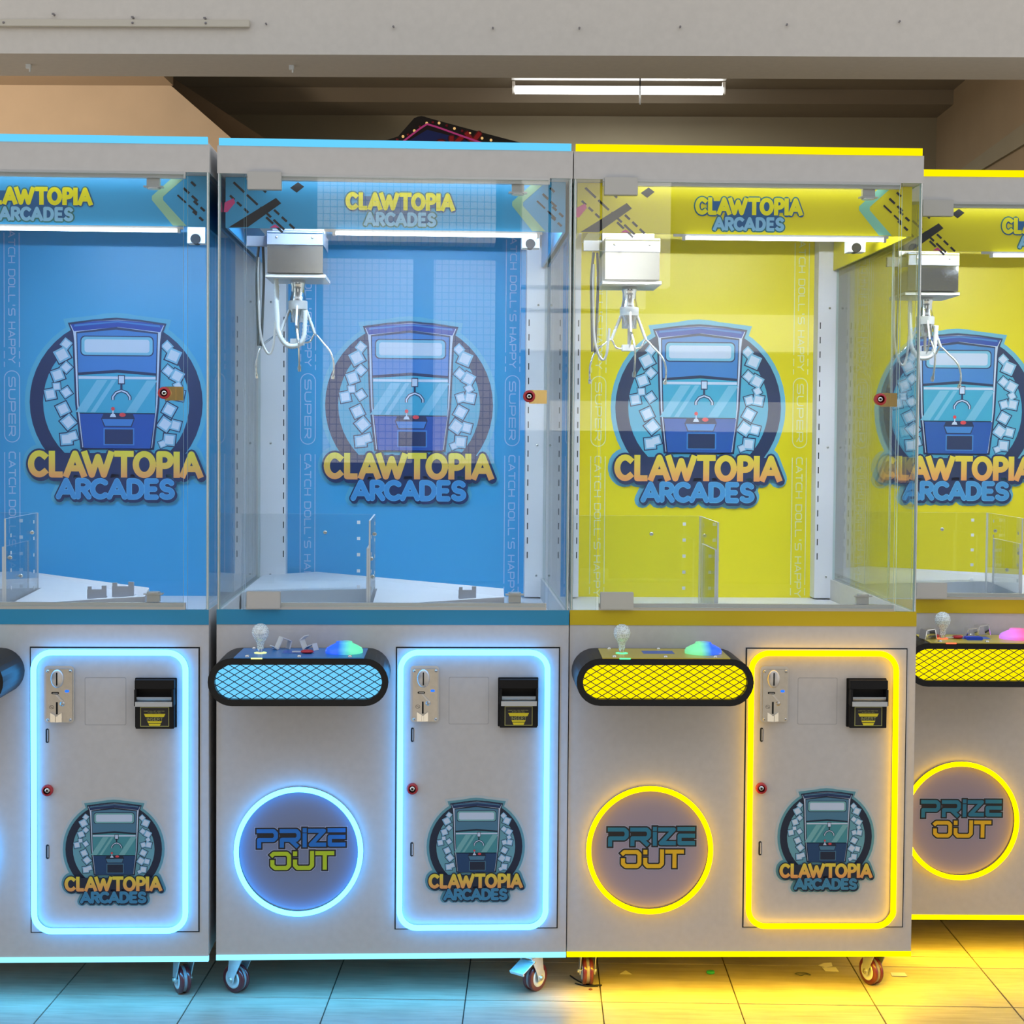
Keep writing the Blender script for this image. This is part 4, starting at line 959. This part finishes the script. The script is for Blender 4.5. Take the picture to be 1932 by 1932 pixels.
# marquee sign on a machine standing behind
sg = bpy.data.objects.new('marquee_sign', None); C.objects.link(sg); sg.location = (.450, 2.60, 0); tag(sg, 'dark arcade marquee with red letters, pink line and bulbs behind the blue machine', 'sign')
MB().box(-.26, .34, .05, .55, 0, 2.20, m_blacks).build('cabinet', sg)
out = [(-.20, 2.22), (-.20, 2.436), (-.135, 2.457)]+[(-.045+.05*math.cos(t), 2.487+.05*math.sin(t)) for t in [math.radians(a) for a in (125, 105, 90, 75, 62)]]+[(.22, 2.470), (.36, 2.436), (.36, 2.22)]
b = MB(); b.prism(out, 0, .05, pr('sign_black', (.012, .01, .012), .5)); recalc(b.build('sign_board', sg))
b = MB(); b.prism([(-.10, 2.22), (-.10, 2.436), (-.022, 2.484), (.12, 2.450), (.16, 2.430), (.16, 2.22)], -.003, 0, pr('sign_blue', (.01, .03, .22), .4)); recalc(b.build('sign_panel', sg))
b = MB(); b.tube(smooth_path([(-.135, -.008, 2.420), (-.115, -.008, 2.436), (-.035, -.008, 2.497), (-.005, -.008, 2.500), (.11, -.008, 2.462), (.20, -.008, 2.432)], 6), .0035, glow('pink_neon', (.55, .06, .22), .55), 8); b.build('neon_line', sg)
k = Ink(.001); bx = []
for i, ch in enumerate('LUCKY'): bx.append((-.115+i*.060, -.062+i*.060+(.010 if ch == 'Y' else 0), 2.352+i*.012, 2.412+i*.0165))
word(k, 'LUCKY', bx, .016, pr('sign_dark_red', (.12, .005, .01), .4), .005); k.layer(); word(k, 'LUCKY', bx, .016, pr('sign_red', (.55, .012, .02), .35))
k.build('sign_letters', sg, loc=(0, -.006, 0))
for i, (u, v) in enumerate(((-.128, 2.445), (-.108, 2.452), (-.084, 2.468), (-.062, 2.484), (-.036, 2.498), (-.012, 2.502), (.012, 2.499), (.042, 2.490), (.072, 2.479), (.102, 2.470), (.132, 2.461), (.165, 2.449), (.180, 2.443), (-.150, 2.432), (.215, 2.436))):
    rc = i % 2; b = MB(); b.lathe([(.0001, -.007), (.0040, -.006), (.0055, 0)], (u+.012, 0, v+.012), glow('bulb_amber', (.85, .50, .18), .9) if not rc else pr('bulb_red', (.30, .015, .03), .3), 10, 'y'); b.build('bulb', sg)

# ------------------------------------------------------------------ scraps on the floor
def scrap(name, pts, z, m, label, cat, loc, group=None):
    b = MB(); n = len(pts); vs = [(x, y, .0006) for x, y in pts]+[(x, y, .0) for x, y in pts]
    b.add(vs, [tuple(range(n)), tuple(range(n, 2*n))[::-1]]+[(i, (i+1) % n, n+(i+1) % n, n+i) for i in range(n)], m)
    o = recalc(b.build(name, None, loc=(loc[0], loc[1], z))); tag(o, label, cat, group); return o
m_paper = pr('cream_paper', (.75, .70, .52), .8)
scrap('paper_scrap', [(-.022, -.006), (-.008, -.022), (.012, -.012), (.016, .014), (-.004, .010)], .0006, m_paper, 'curled paper scrap under the yellow machine, the further of two', 'paper scrap', (1.460, .224), 'paper scraps')
scrap('paper_scrap', [(-.014, -.014), (.018, -.018), (.018, .012), (-.016, .012)], .0006, m_paper, 'paper scrap under the yellow machine, just in front of its twin', 'paper scrap', (1.460, .190), 'paper scraps')
scrap('paper_scrap', [(-.019, -.010), (.018, -.014), (.019, .012), (-.016, .014)], .0006, m_paper, 'paper scrap on the floor right of the yellow machine right caster', 'paper scrap', (1.618, .150), 'paper scraps')
scrap('paper_scrap', [(-.016, -.006), (.014, -.008), (.002, .020)], .0006, m_paper, 'small triangular paper scrap right of the yellow machine left caster', 'paper scrap', (.958, .170), 'paper scraps')
b = MB(); b.lathe([(.0001, .005), (.009, .005), (.010, .004), (.010, 0), (.0001, 0)], (0, 0, 0), pr('green_plastic', (.02, .36, .10), .35), 20); o = b.build('bottle_cap', None, loc=(1.164, .170, .0002)); tag(o, 'small green round cap on the floor under the yellow machine', 'cap')
b = MB(); b.tube(smooth_path([(-.018, .006, .002), (-.006, -.006, .002), (.006, .004, .002), (.018, -.002, .002), (.008, .012, .002), (-.010, .012, .002), (-.018, .006, .002)], 4), .0012, m_cable, 6); o = b.build('cable_loop', None, loc=(1.385, .150, 0)); tag(o, 'small dark loop of wire on the floor beneath the yellow machine', 'wire')
b = MB(); b.tube(smooth_path([(-.030, .060, .002), (-.012, .020, .002), (.010, -.004, .002), (.040, -.006, .002)], 5), .0018, m_black, 6); b.tube(smooth_path([(-.022, .008, .002), (.0, -.010, .002), (.030, -.012, .002)], 5), .0016, m_black, 6); o = b.build('cable_tie', None, loc=(.852, .092, 0)); tag(o, 'black cable tie lying by the yellow machine left caster', 'cable tie')
b = MB(); b.lathe([(.0001, .003), (.004, .002), (.005, 0)], (0, 0, 0), pr('dark_crumb', (.10, .02, .01), .6), 8); o = b.build('crumb', None, loc=(.863, .062, 0)); tag(o, 'tiny dark red crumb in front of the yellow machine left caster', 'crumb')

# ------------------------------------------------------------------ street side opposite (seen only in the reflections)
m_ftile = bpy.data.materials.new('white_mosaic_facade'); m_ftile.use_nodes = True
n = m_ftile.node_tree.nodes; l = m_ftile.node_tree.links; bs = n['Principled BSDF']; t = n.new('ShaderNodeTexCoord'); mp = n.new('ShaderNodeMapping'); mp.inputs['Rotation'].default_value = (PI/2, 0, 0)
br = n.new('ShaderNodeTexBrick'); br.offset = 0; br.inputs['Scale'].default_value = 1; br.inputs['Color1'].default_value = (.85, .82, .78, 1); br.inputs['Color2'].default_value = (.78, .77, .75, 1); br.inputs['Mortar'].default_value = (.30, .31, .36, 1)
br.inputs['Mortar Size'].default_value = .004; br.inputs['Brick Width'].default_value = .06; br.inputs['Row Height'].default_value = .06
l.new(t.outputs['Object'], mp.inputs[0]); l.new(mp.outputs[0], br.inputs['Vector']); l.new(br.outputs[0], bs.inputs['Base Color'])
m_dk = pr('dark_shopfront', (.05, .05, .055), .5)
fw = MB().box(-7, 9, -10.6, -10.3, 0, 6.5, m_dk).build('wall_street'); fw['kind'] = 'structure'
for (x0, x1, z0, z1) in ((-.47, .36, 2.95, 3.75), (.36, 1.06, 2.95, 3.75), (-.42, .35, 1.05, 2.80), (.53, 1.06, 1.05, 2.80)):
    MB().box(x0, x1, -10.3, -10.0, z0, z1, m_ftile).build('tiled_pier', fw)
for (x0, x1, z0, z1) in ((1.29, 3.47, 2.04, 2.36), (1.29, 3.47, 1.34, 1.60), (1.29, 2.21, 2.60, 3.75), (1.29, 2.0, 2.40, 2.56)):
    MB().box(x0, x1, -10.3, -10.05, z0, z1, pr('white_board', (.82, .80, .76), .6)).build('white_board', fw)
